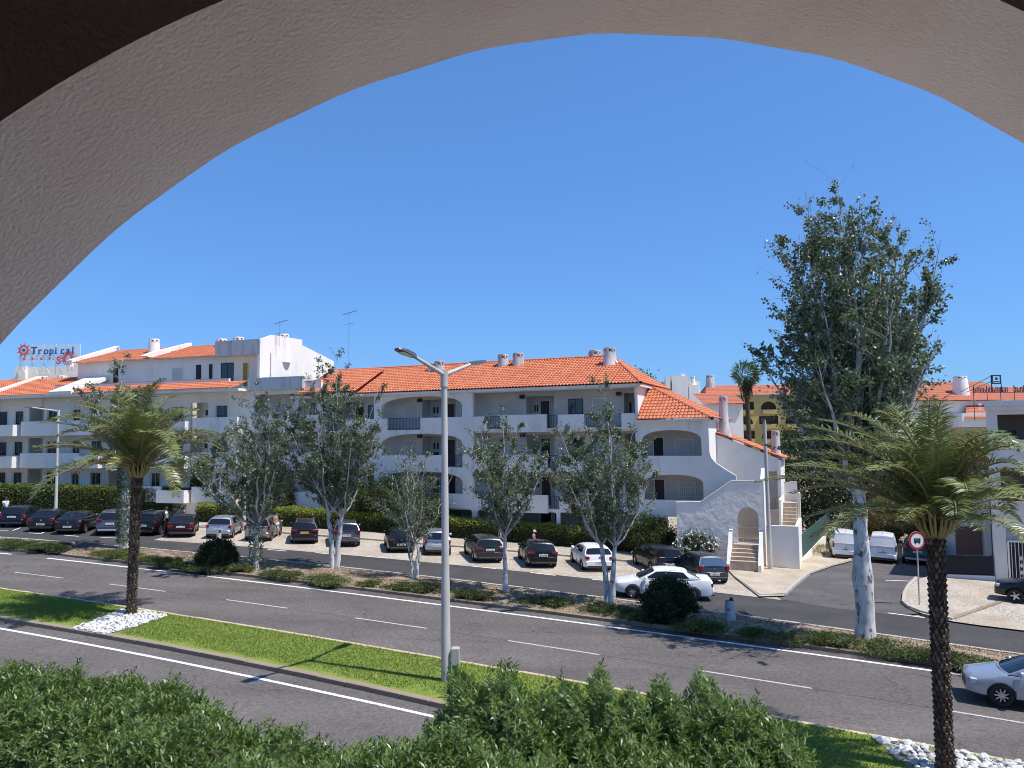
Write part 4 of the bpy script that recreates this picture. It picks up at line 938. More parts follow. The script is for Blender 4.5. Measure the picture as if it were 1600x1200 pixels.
        for x in (-.02,-.98): a, b = sorted((sgn*hw*.98, sgn*(hw*1.0+.022))); t.bbox(x-.1, x+.1, a, b, belt-.17, belt-.135, .008)
        if kind != 'van': t.build('door_handle', pm, root)
        t = MB(); a, b = sorted((sgn*hw*.97, sgn*(hw+.0025)))
        for x in (cw_-.12, -.04, xr+wr+.09): t.box(x-.005, x+.005, a, b, .34, belt-.12)
        t.build('door_seam', TRIM, root)
    pz = S.get('pz', .66); t = MB(); xo = -.012 if pz < .6 else .035
    t.box(-L/2+xo, -L/2+.12, -.26, .26, pz, pz+.115); pq = t.build('number_plate', plate, root)
    t = MB()
    for k in range(6): t.box(-L/2+xo-.003, -L/2+xo-.001, -.2+k*.07, -.155+k*.07, pz+.03, pz+.085)
    t.build('plate_marks', TRIM, pq)
    t = MB(); t.bbox(-L/2-.015, -L/2+.2, -hw*.8, hw*.8, zb0+.08, zb0+.2, .02); t.build('bumper_trim', S.get('bt', TRIM), root)
    t = MB(); t.bbox(L/2-.12, L/2+.012, -hw*.45, hw*.45, nose-.36, nose-.2, .02); t.build('grille', TRIM, root)
    t = MB(); t.lathe([(.001,-.01),(.05,-.01),(.05,.01),(.001,.012)], 14, (-L/2+.07 if not deck else -L/2+.05, 0, .84), 'x'); t.build('badge', CHROME, root)
    if rails:
        for sgn in (1,-1):
            t = MB(); y = sgn*(wt-.08); t.tube([(rf-.25,y,rz(rf-.25,y)),(rf-.35,y,H+.03),(rr+.3,y,H+.03),(rr+.15,y,rz(rr+.15,y))], .018, 6); t.build('roof_rail', rails, root)
    t = MB(); t.tube([(rr+.3,0,H-.03),(rr+.05,0,H+.22)], .006, 4); t.build('aerial', TRIM, root)
    return root
BLK = paint('black', (.007,.007,.008)); NAVY = paint('navy', (.012,.016,.035), .3); GRYM = paint('grey_metal', (.13,.13,.145), .7, .35); DGRY = paint('dark_grey', (.055,.058,.07), .6, .35)
SILV = paint('silver', (.50,.52,.54), .75, .35); BEIG = paint('beige_metal', (.33,.30,.27), .65, .38); PLUM = paint('plum', (.03,.022,.034), .5); MARN = paint('black_maroon', (.025,.010,.013), .4); WHT = paint('white', (.80,.80,.80), 0, .3); BRNG = paint('brown_grey', (.06,.055,.055), .5); GLBL = mat('blue_glass', (.05,.09,.14), .05, spec=1)
PG = 'cars parked side by side along the hedge'
def hd(dx, dy=1.0): return math.atan2(dy, dx)
car('navy hatchback with tall red tail light, first car at the left edge', 'hatch', G(16,825), hd(-.22), NAVY, PG, tail=(.72,.94,.66,.98), pz=.72)
car('black saloon second from the left edge with bright wide tail lights on marked asphalt', 'sedan', G(62,832), hd(-.25), BLK, PG, rr=-1.2, tail=(.5,.93,.78,.96), pz=.5)
car('black saloon with dark tail lights and chrome strip parked left of the grey crossover', 'sedan', G(104,836), hd(-.20), BLK, PG, tail=(.45,.93,.80,.92), pz=.5, spokes=8)
car('grey metallic crossover parked just left of the palm trunk', 'suv', G(170,838), hd(-.36), GRYM, PG, tail=(.55,.95,1.0,1.16), pz=.78, bt=SILV)
car('black estate car with roof rails half hidden by the palm trunk', 'wagon', G(221,838), hd(.02), BLK, PG, H=1.56, rails=SILV, tail=(.78,.95,.82,1.05))
car('dark maroon saloon with red tail lights, first car on the cobbles', 'sedan', G(281,841), hd(-.33), MARN, PG, tail=(.52,.93,.70,.92), pz=.70)
car('silver hatchback on the cobbles behind the dark round bush', 'hatch', G(340,843), hd(-.14), SILV, PG, tail=(.72,.95,.78,.97), pz=.6)
car('beige people carrier with tall red tail lights behind the forked white trunk', 'mpv', G(400,847), hd(-.08), BEIG, PG, tail=(.82,.97,.78,1.12), rails=TRIM, pz=.7)
car('dark plum estate car with silver roof rails and yellow number plate', 'wagon', G(475,851), hd(-.26), PLUM, PG, plate=PLATEY, rails=SILV, tail=(.5,.95,.82,.98), pz=.72, H=1.5)
car('grey crossover half hidden behind the twin white trunk', 'suv', G(541,856), hd(-.27), GRYM, PG, rails=SILV, tail=(.62,.95,.98,1.12), pz=.72, H=1.6)
car('black hatchback with shaped red tail lights and low number plate', 'hatch', G(627,865), hd(-.22), BLK, PG, L=4.3, tail=(.42,.93,.78,.92), pz=.5)
car('small silver hatchback parked behind the tall double lamp post', 'hatch', G(683,869), hd(-.13), SILV, PG, L=3.8, W=1.7, H=1.52, rb=-1.78, rr=-1.45, tail=(.74,.97,.76,1.0), pz=.58)
car('dark brown estate car with bright rear window behind a thin white trunk', 'wagon', G(766,881), hd(-.24), BRNG, PG, tail=(.5,.94,.76,.93), pz=.74)
car('glossy black hatchback with black glass roof and square tail lights', 'hatch', G(849,889), hd(-.15), BLK, PG, L=4.25, W=1.8, tail=(.52,.94,.80,.97), pz=.70, pano=CGL)
car('white hatchback parked behind the bent stemmed poplar', 'hatch', G(937,895), hd(-.14), WHT, PG, L=4.3, H=1.42, tail=(.66,.95,.72,.90), pz=.50)
car('old black estate car with tall corner lamps behind the white moving saloon', 'wagon', G(1047,899), hd(-.18), BLK, PG, H=1.46, L=4.4, rb=-2.05, rr=-1.9, tail=(.84,.96,.62,1.0), pz=.5)
car('dark grey small hatchback, last car of the row beside the stair', 'hatch', G(1117,914), hd(-.16), DGRY, PG, L=4.0, H=1.49, rb=-1.85, tail=(.72,.97,.74,1.0), pz=.50, gm=GLBL)
mc = G(1041,938) + Vector((0,.9,0))
car('white saloon driving out onto the service road behind the dark round bush', 'sedan', mc, math.atan2(.10,-1), WHT, None, rear_at=False, name='moving_car', tail=(.5,.93,.72,.88), L=4.69, W=1.81, wb=2.84, spokes=10, pz=.75)
sv = G(1565,1107); hv = Vector((-.915,.40,0)).normalized(); nv = Vector((hv.y,-hv.x,0)) * -1
ctr = sv - hv*(4.5/2-.86) + Vector((.40,.915,0))*.80
car('silver blue saloon entering at the right edge of the main road', 'sedan', ctr, math.atan2(hv.y,hv.x), paint('silver_blue', (.42,.45,.50), .6, .35), None, rear_at=False, name='moving_car', L=4.5, W=1.74, wb=2.51, fo=.86, spokes=9)
kv = Vector((-.80,.60,0)); wv = G(1586,944)
car('black and gold car at the right edge, nose in on the right pavement', 'suv', wv - kv*1.35 + Vector((.6,.8,0))*.8, math.atan2(kv.y,kv.x), BLK, None, rear_at=False)
VG = 'white vans parked at the end of the side street'
car('white panel van left of the big poplar trunk, nearest the dry bank', 'van', G(1322,876), hd(.36), WHT, VG, name='van', cat='van', W=1.7, tail=(.86,.97,.8,1.25), bmir=1, gm=WHT)
car('white panel van partly behind the big poplar trunk', 'van', G(1379,881), hd(.50), WHT, VG, name='van', cat='van', W=1.72, tail=(.86,.97,.8,1.25), bmir=1, gm=WHT)
car('dark grey crossover parked beyond the round road sign', 'suv', G(1434,884), hd(.52), DGRY, None, tail=(.6,.95,1.0,1.16), pz=.8, bt=SILV)
# ================================================================== VEGETATION
def two_sided(name, front, back, rmix=None, rough=.45, transl=.22, tcol=(.12,.17,.03), spec=.4):
    m = mat(name, front, rough, spec=spec, rndmix=rmix, transl=transl, tcol=tcol)
    if back:
        t = m.node_tree; N = t.nodes; L = t.links; b = N['Principled BSDF']
        src = b.inputs['Base Color'].links[0].from_socket if b.inputs['Base Color'].links else None
        g = N.new('ShaderNodeNewGeometry'); mx = N.new('ShaderNodeMix'); mx.data_type = 'RGBA'
        L.new(g.outputs['Backfacing'], mx.inputs[0])
        if src: L.new(src, mx.inputs[6])
        else: mx.inputs[6].default_value = (*front, 1)
        mx.inputs[7].default_value = (*back, 1); L.new(mx.outputs[2], b.inputs['Base Color'])
    return m
POPL = two_sided('poplar_leaf', (.062,.090,.030), (.26,.30,.20), (.25,1,(.13,.15,.065)), rough=.40)
BARK = mat('white_bark', (.60,.59,.56), .85, spec=.2, c2=(.38,.37,.35), scale=4, mixw=(.45,.7), c3=(.13,.12,.11), s3=5, w3=(.565,.66), bump=.012, bscale=9, stretch=(1,1,.55))
BARK2 = mat('grey_twig', (.34,.32,.29), .85, spec=.2, c2=(.22,.20,.18), scale=6)
OLE = two_sided('oleander_leaf', (.080,.135,.035), (.14,.19,.07), (.3,1,(.15,.22,.06)), rough=.36, transl=.22, tcol=(.2,.3,.05))
HDG = two_sided('hedge_leaf', (.048,.080,.020), None, (.2,1,(.09,.115,.028)), rough=.5)
SUN_FRESH = two_sided('sunlit_fresh_leaf', (.20,.26,.035), None, (.2,1,(.33,.35,.055)), rough=.5, tcol=(.35,.4,.05))  # fresh growth, with sunlight on the hedge top painted into its colour
BROWNL = two_sided('withered_leaf', (.14,.085,.04), None, (.2,1,(.09,.075,.03)), rough=.7, tcol=(.15,.09,.03))
DKL = two_sided('dark_leaf', (.026,.042,.015), None, (.3,1,(.05,.07,.025)), rough=.5, transl=.1, tcol=(.05,.07,.02))
JUN = two_sided('juniper_leaf', (.10,.14,.035), None, (.2,1,(.18,.21,.06)), rough=.6, tcol=(.12,.15,.03))
YLG = two_sided('olive_shrub_leaf', (.09,.10,.03), None, (.2,1,(.16,.15,.05)), rough=.6, tcol=(.2,.2,.05))
FROND = two_sided('frond_leaf', (.14,.18,.045), (.19,.21,.07), (.2,1,(.27,.27,.085)), rough=.38, transl=.18, tcol=(.16,.18,.05), spec=.5)
DRYF = two_sided('dry_frond', (.20,.13,.05), None, (.2,1,(.28,.19,.08)), rough=.7, tcol=(.2,.13,.05))
RACH = mat('rachis', (.22,.20,.08), .5, c2=(.30,.22,.09), scale=3)
PTR = mat('palm_bark', (.10,.07,.05), .9, spec=.15, rndmix=(.45,1,(.21,.16,.115)), c2=(.05,.036,.028), scale=9, bump=.02, bscale=30)
PETAL = mat('white_petal', (.8,.78,.74), .6)
CORE = mat('dark_twig_core', (.035,.03,.018), .9, c2=(.02,.02,.01), scale=6)  # solid cores coloured dark for shade inside the foliage; also colours stems

def poplar(label, base, H, spread, limbs, nleaf, seed, zf=2.6, twin=1, lean=(0,0), r0=.17, ls=.085, ivy=0, low=.22, group='white barked poplars along the planted verge', topbare=.12, gnarl=0):
    rg = random.Random(seed); rn = np.random.default_rng(seed)
    root = empty('poplar_tree', base, 0, label, 'tree', group)
    tk = MB(); br = MB(); lp = []; 
    starts = []
    for k in range(twin):
        a = seed*1.3 + k*math.pi*2/max(1,twin); off = Vector((math.cos(a), math.sin(a)*.5, 0))*(.11 if twin > 1 else 0)
        zz = zf*rg.uniform(.85,1.15); tip = Vector((off.x*(3.2 if twin > 1 else 1)+lean[0]*zz, off.y*3+lean[1]*zz, zz))
        pts = [off*.8 + Vector((0,0,-.15))]; n = 9; rr = []
        for i in range(1, n+1):
            t = i/n; p = off.lerp(tip, t**1.25); p.z = zz*t
            pts.append(p + Vector((rg.gauss(0,.02), rg.gauss(0,.02), 0)))
        rad = [r0/math.sqrt(twin)*(1.25 - .5*i/n + (.28 if i == 0 else 0) + (gnarl*math.exp(-((i/n-.45)/.10)**2))) for i in range(n+1)]
        tk.tube(pts, rad, 12); starts.append((pts[-1], rad[-1]))
    T(tk.build('trunk', BARK, root, smooth=60))
    for li in range(limbs):
        p0, rl = starts[li % len(starts)]; a = li*2.4 + seed; f = rg.uniform(.35,1.0) if li else .12
        h = H*(1 - .46*f*rg.uniform(.55,1.15)); off = Vector((math.cos(a), math.sin(a), 0))*spread*f*.62
        n = 9; pts = []; rad = []
        for i in range(n+1):
            t = i/n; pts.append(Vector((p0.x*(1-t)+off.x*t**.75 + lean[0]*h*t, p0.y*(1-t)+off.y*t**.75 + lean[1]*h*t, p0.z + (h-p0.z)*t)) + Vector((rg.gauss(0,.05), rg.gauss(0,.05), 0))*(1 if 0 < i else 0))
            rad.append(max(.010, rl*.62*(1-t)**.9))
        br.tube(pts, rad, 6, 0)
        nb = int(9 + 2.4*(h-p0.z))
        for b in range(nb):
            t = rg.uniform(.02,.98)**1.1; i = min(n-1, int(t*n)); q = pts[i].lerp(pts[i+1], t*n-i)
            aa = rg.uniform(0, 2*math.pi); env = (1-.75*t)*(.55+.45*min(1,t/.2)); L = spread*rg.uniform(.22,.58)*env + .25
            d = Vector((math.cos(aa), math.sin(aa), rg.uniform(.55,1.5))).normalized()
            bend = Vector((rg.gauss(0,.25)-.12, rg.gauss(0,.25), rg.uniform(-.1,.35)))
            bp = [q + d*L*s + bend*L*s*s for s in (0,.33,.66,1)]
            rb_ = max(.006, rad[i]*.42); br.tube(bp, [rb_, rb_*.75, rb_*.5, .004], 4, 1, False)
            for s in range(3):
                t2 = rg.uniform(.3,1); q2 = bp[0].lerp(bp[3], t2); d2 = (d + Vector((rg.gauss(0,.6), rg.gauss(0,.6), rg.gauss(.1,.5)))).normalized(); L2 = L*rg.uniform(.2,.5)
                e2 = q2 + d2*L2; br.tube([q2, q2.lerp(e2,.5)+Vector((0,0,.02)), e2], [.006,.005,.003], 3, 1, False)
                if t < 1-topbare or rg.random() < .35: lp.append((q2, e2, 1.0))
            if t < 1-topbare or rg.random() < .4: lp.append((bp[1], bp[3], 1.5))
    br.build('branches', [BARK, BARK2], root, smooth=60)
    A = np.array([p[0] for p in lp]); B = np.array([p[1] for p in lp]); Wt = np.array([p[2] for p in lp]) * rn.gamma(.7, 1, len(lp))
    k = rn.choice(len(lp), nleaf, p=Wt/Wt.sum()); t = rn.random(nleaf)[:, None]
    Pn = A[k]*(1-t) + B[k]*t + rn.normal(size=(nleaf,3))*np.array([.065,.065,.06])
    if ivy:
        m = int(ivy); z = rn.uniform(.6, zf*1.3, m); an = rn.uniform(0, 6.28, m); Pi = np.stack([np.cos(an)*(r0*1.4+.12*rn.random(m))+lean[0]*z, np.sin(an)*(r0*1.4+.12*rn.random(m)), z], 1); Pn = np.vstack([Pn, Pi])
    n = len(Pn); D = rn.normal(size=(n,3)) + np.array([-.35,0,-.35]); Nn = rn.normal(size=(n,3))*.8 + np.array([0,0,.55])
    rd = np.clip(rn.random(n)*.8 + .2*rn.random(n), 0, 1)
    me = leaf_mesh('crown', Pn, D, Nn, ls*rn.uniform(.75,1.35,n), ls*rn.uniform(.7,1.0,n), POPL, fold=.15, rnd=rd)
    T(link('crown', me, root), kind='stuff'); return root
poplar('ivy trunked poplar directly behind the left palm', G(195,862), 12.4, 4.6, 8, 12000, 3, zf=5.2, ivy=3500, r0=.26, ls=.115, lean=(-.01,0), topbare=.2)
poplar('double stemmed leafy poplar between the beige people carrier and the camera', G(400,895), 10.3, 5.6, 12, 20000, 11, zf=2.4, twin=2, r0=.19, ls=.10, ivy=700)
poplar('tall twin trunk poplar in front of the left end of the middle block', G(523,893), 12.6, 5.0, 13, 26000, 5, zf=2.8, twin=2, r0=.19, ls=.10, topbare=.16)
poplar('smallest poplar with several thin white stems left of the tall lamp post', G(648,908), 7.2, 4.2, 7, 4600, 21, zf=1.5, twin=4, r0=.14, ls=.085, topbare=.3)
poplar('slender poplar right of the tall lamp post with a sparse pointed crown', G(790,930), 9.6, 3.8, 9, 13500, 8, zf=3.0, twin=1, r0=.11, ls=.09)
poplar('poplar with a bent side stem standing by the white moving saloon', G(953,950), 10.9, 4.2, 12, 22500, 14, zf=3.1, twin=2, r0=.17, ls=.09, lean=(-.008,0))
poplar('largest poplar towering over the right palm with a gnarled white trunk', G(1353,1005), 19.6, 6.2, 30, 66000, 2, zf=5.0, twin=1, r0=.30, ls=.12, gnarl=.28, topbare=.14, lean=(-.002,0))
for (px, py, h, r, lab) in ((1142,977,1.05,.2,'short cut tree stump beside the dark round bush on the verge'),(342,872,1.5,.14,'pale cut stump behind the dark round bush near the silver hatchback')):
    o = empty('tree_stump', G(px,py), 0, lab, 'stump', 'cut stumps on the verge'); s_ = MB()
    s_.tube([(0,0,-.1),(.02,0,h*.3),(-.03,0,h*.7),(-.02,.02,h*.96)], [r*1.2,r,r*1.05,r*.95], 12); s_.build('trunk', BARK, o, smooth=60); s_ = MB(); s_.lathe([(.001,h*.97),(r*.9,h*.96)], 10, (-.02,.02,0), cap=False); s_.tube([(r*.3,0,h*.9),(r*.2,.02,h*1.08)],[r*.5,r*.3],7); s_.build('cut_top', CORE, o)
# ---- generic bush
def blob(c, rx, ry, rz, n=2, m=None, name='core', parent=None):
    mb = MB(); N1, N2 = 12, 8
    prof = []
    for j in range(N2+1):
        a = -math.pi/2 + math.pi*j/N2
        for i in range(N1):
            b = 2*math.pi*i/N1; k = 1 + .12*math.sin(3*b+j*1.7)
            mb.v.append((c[0]+rx*math.cos(a)*math.cos(b)*k, c[1]+ry*math.cos(a)*math.sin(b)*k, c[2]+rz*math.sin(a))); mb.r.append(.5)
    for j in range(N2):
        for i in range(N1): mb.f.append((j*N1+i, j*N1+(i+1)%N1, (j+1)*N1+(i+1)%N1, (j+1)*N1+i)); mb.m.append(0)
    return mb.build(name, m or CORE, parent, smooth=80)
def bush(name, label, cat, base, rx, ry, h, n, ls, m, group=None, flowers=0, core=.7, wid=.5, upb=.4, clump=.10, seed=None, stems=5, shell=.5):
    rn = np.random.default_rng(seed if seed is not None else abs(hash(label)) % 999 if False else int(abs(base[0]*37+base[1]*91)) )
    root = empty(name, base, 0, label, cat, group)
    nc = max(8, n//45); d = sph(nc) if False else unit(rn.normal(size=(nc,3))); d[:,2] = np.abs(d[:,2])*1.15 - .25
    rr = rn.uniform(shell, 1.0, nc)[:,None]**.6
    C = d*rr*np.array([rx, ry, h*.55]) + np.array([0,0,h*.42])
    k = rn.integers(0, nc, n); Pn = C[k] + rn.normal(size=(n,3))*clump*np.array([rx,ry,h*.6])*1.4
    Pn[:,2] = np.maximum(Pn[:,2], .03)
    D = unit(Pn - np.array([0,0,h*.3])) + rn.normal(size=(n,3))*.7 + np.array([0,0,upb]); Nn = rn.normal(size=(n,3)) + np.array([0,0,.8])
    T(link('foliage', leaf_mesh('foliage', Pn, D, Nn, ls*rn.uniform(.7,1.4,n), ls*wid*rn.uniform(.8,1.2,n), m), root), kind='stuff')
    st = MB()
    for s in range(stems):
        a = s*2.4; st.tube([(0,0,-.05),(rx*.3*math.cos(a),ry*.3*math.sin(a),h*.3),(rx*.6*math.cos(a),ry*.6*math.sin(a),h*.7)], [.05*h**.5,.03*h**.5,.012], 5)
    st.build('stems', CORE, root)
    if core: blob((0,0,h*.42), rx*core, ry*core, h*.5*core, parent=root, name='dark_twig_core')
    if flowers:
        f = rn.choice(n, flowers); Pf = Pn[f] + unit(Pn[f]-np.array([0,0,h*.4]))*.12
        for_ = np.repeat(Pf, 5, 0) + rn.normal(size=(flowers*5,3))*.04
        T(link('flowers', leaf_mesh('flowers', for_, rn.normal(size=for_.shape), rn.normal(size=for_.shape)+np.array([0,-.6,.8]), .13, .11, PETAL), root), kind='stuff')
    return root
RBG = 'dark round bushes on the verge'
bush('round_bush', 'dark round bush on the verge in front of the white moving saloon', 'bush', G(1046,976), 1.08, 1.1, 1.95, 9000, .10, DKL, RBG, seed=1, clump=.07, shell=.75, core=.82)
bush('round_bush', 'dark round bush on the verge by the pale stump, right of the left palm', 'bush', G(338,893), 1.0, 1.0, 1.7, 7000, .11, DKL, RBG, seed=2, clump=.07, shell=.75, core=.82)
def at(px, py, Y, z=None): 
    p = P(px, py, Y); p.z = gz(p.x) if z is None else z; return p
SG = 'shrubs between the hedge and the apartment blocks'
bush('garden_shrub', 'olive yellow shrub right of the curved white garden stair', 'shrub', at(412,770,62.5), 1.7, 1.5, 4.4, 4200, .16, YLG, SG, seed=4, core=.6)
bush('garden_shrub', 'olive yellow shrub half behind the double stemmed poplar', 'shrub', at(440,770,61.5), 1.2, 1.2, 3.9, 3000, .16, YLG, SG, seed=5, core=.6)
for i, (px, Y, rx, h, mm, lab) in enumerate(((556,59.0,1.5,3.9,HDG,'green shrub above the hedge right of the tall twin trunk poplar'),(598,58.4,1.6,4.6,HDG,'tallest green shrub above the hedge between two poplars'),(640,57.5,1.5,4.2,SUN_FRESH,'bright green shrub above the hedge behind the smallest poplar'),(675,56.5,1.2,3.4,HDG,'green shrub above the hedge just left of the tall lamp post'),(1016,50.6,1.6,2.7,HDG,'rounded green shrub below the corner house balcony'))):
    bush('garden_shrub', lab, 'shrub', at(px, 800, Y), rx, 1.0, h, 4500, .15, mm if i != 2 else two_sided('mid_leaf', (.06,.10,.02), None, (.2,1,(.10,.14,.03))), SG, seed=30+i, core=.75)
bush('flowering_shrub', 'rounded shrub covered with white blossom by the corner house stair', 'shrub', at(1092,840,48.7), 1.45, 1.0, 2.35, 4500, .14, HDG, None, flowers=240, seed=7, core=.8, wid=.3)
# trees behind
def tree(label, base, H, rx, n, ls, m, seed, zc=.55, group='dense trees behind the corner house', trunk=.25, name='broadleaf_tree'):
    rn = np.random.default_rng(seed); root = empty(name, base, 0, label, 'tree', group); nc = n//60
    d = unit(rn.normal(size=(nc,3))); C = d*(rn.uniform(.25,1,nc)[:,None]**.45)*np.array([rx,rx,H*(1-zc)*1.0]) + np.array([0,0,H*zc])
    C[:,2] = np.clip(C[:,2], H*.12, H); k = rn.integers(0,nc,n); Pn = C[k] + rn.normal(size=(n,3))*np.array([.5,.5,.4])*min(1,rx/3)
    T(link('crown', leaf_mesh('crown', Pn, rn.normal(size=(n,3)), rn.normal(size=(n,3))+np.array([0,0,.7]), ls*rn.uniform(.7,1.3,n), ls*.6, m), root), kind='stuff')
    tk = MB(); tk.tube([(0,0,-.2),(.1,0,H*.3),(0,.1,H*.7)], [trunk,trunk*.7,trunk*.3], 8)
    for s in range(7): 
        a = s*2.4; tk.tube([(0,0,H*(.25+.05*s)),(rx*.35*math.cos(a),rx*.35*math.sin(a),H*(.4+.05*s)),(rx*.7*math.cos(a),rx*.7*math.sin(a),H*(.5+.05*s))], [trunk*.45,trunk*.3,.03], 5)
    tk.build('trunk', BARK2, root, smooth=60); return root
tree('dense dark tree right beside the corner house gable', at(1268,800,60), 9.5, 2.9, 9000, .24, DKL, 1)
tree('dense dark tree behind the big poplar trunk', at(1325,800,66), 10.0, 3.6, 9000, .26, DKL, 2)
tree('broad dark tree behind the right palm', at(1415,800,72), 9.5, 4.2, 8000, .28, HDG, 3)
tree('round tree top showing above the orange roof beside the twin chimneys', at(992,600,84), 15.2, 2.6, 3500, .3, HDG, 4, zc=.82, group=None)
tree('small dark tree right of the leaning palm fronds against the grey building', at(1535,760,58), 7.0, 2.0, 3500, .2, HDG, 5)
# dry bank with withered scrub behind the vans
bk = MB(); nb = 14; rows = []
for j in range(7):
    t = j/6; rows.append([Vector((17+1.6*i, 55.5+9*t+.25*i*0, gz(17+1.6*i) + 2.6*t**.8*(.6+.4*math.sin(i*1.3)) - .12)) for i in range(nb)])
for A, B in zip(rows, rows[1:]): bk.strip(A, B)
T(bk.build('dry_bank', DRY, smooth=80), kind='structure')
SCG = 'withered scrub on the dry bank'
for i, (px, Y, r, h) in enumerate(((1300,57,1.0,1.0),(1345,58.5,1.5,2.1),(1368,59,1.4,2.5),(1398,58,1.6,2.3),(1425,58.5,1.5,2.6),(1452,57,1.3,2.2),(1476,58,1.6,2.8),(1410,61,1.8,3.6),(1365,62,1.8,3.4))):
    b = at(px, 830, Y); b.z += max(0, (Y-56)*.18); bush('scrub', 'withered scrub on the dry bank, %s from the left' % dict(zip(sorted((1300,1345,1368,1398,1425,1452,1476,1410,1365)), 'first second third fourth fifth sixth seventh eighth last'.split()))[px], 'scrub', b, r, r*.8, h, 2400, .14, BROWNL if i % 3 else YLG, SCG, core=.5, seed=60+i, wid=.35)
bush('dry_grass_clump', 'straw coloured dry grass at the foot of the green ramp wall', 'grass clump', at(1297,866,53), 2.2, 1.2, .7, 2600, .22, two_sided('straw', (.34,.26,.11), None, (.2,1,(.42,.34,.17)), rough=.8, tcol=(.3,.24,.1)), None, core=0, wid=.08, upb=1.5, seed=71)
# junipers on the verge
JG = 'low juniper clumps on the planted verge'
def jlab(px):
    m, nm = min(LM, key=lambda q: abs(q[0]-px)); sd = 'left' if px < m else 'right'
    near = sorted((abs(x-m), x) for x in JX if min(LM, key=lambda q: abs(q[0]-x))[0] == m and (x < m) == (px < m)); i = [x for _, x in near].index(px)
    return 'low juniper clump, %s to the %s of the %s' % (('nearest','second','third','fourth','fifth','sixth','seventh','eighth','ninth','tenth','eleventh')[i], sd, nm)
rj = random.Random(5); jl = []; LM = ((195,'ivy trunked poplar'),(338,'dark round bush near the pale stump'),(400,'double stemmed poplar'),(523,'tall twin trunk poplar'),(648,'smallest poplar'),(790,'slender poplar'),(953,'bent stemmed poplar'),(1046,'dark round bush by the white saloon'),(1142,'short cut stump'),(1353,'largest poplar'),(1478,'right palm trunk')); rk = {}
JP = ((24,856),(60,860),(92,862),(178,872),(200,871),(214,876),(250,884),(280,888),(304,891),(186,866),(318,893),(8,851),(44,856),(72,858),(162,868),(232,877),(268,881),(372,893),(430,901),(452,904),(500,910),(518,914),(576,915),(632,920),(664,924),(728,933),(752,936),(846,942),(872,946),(938,955),(968,960),(1006,970),(1085,985),(1112,989),(1178,994),(1245,1002),(1290,1006),(1312,1009),(1376,1018),(1404,1024),(1440,1030),(1476,1035),(1515,1043),(1548,1048),(1588,1053)); JX = [q[0] for q in JP]
for (px, py) in JP:
    q = G(px, py, .15); r = rj.uniform(.55,1.05)
    jl.append(bush('juniper_clump', jlab(px), 'juniper', q, r, r*.75, rj.uniform(.22,.42), 1300, .10, JUN if rj.random() < .7 else HDG, JG, core=.55, wid=.3, clump=.13, seed=100+px, upb=.15, stems=3))
# litter of dry leaves on the verge soil
n = 15000; X = rng.uniform(-30, 24, n); t = rng.uniform(.03,.97,n); Yv = np.array([pv(K3,x)*(1-a)+pv(K4,x)*a for x,a in zip(X,t)]); keep = ~((X>-28.1)&(X<-25.9)); Pn = np.stack([X, Yv, -SL*X+.12+.10*np.sin(np.pi*t)], 1)[keep]
T(link('leaf_litter', leaf_mesh('leaf_litter', Pn, rng.normal(size=Pn.shape)*np.array([1,1,.25]), np.tile([0,0,1.],(len(Pn),1))+rng.normal(size=Pn.shape)*.3, .075, .05, BROWNL), None), kind='stuff')
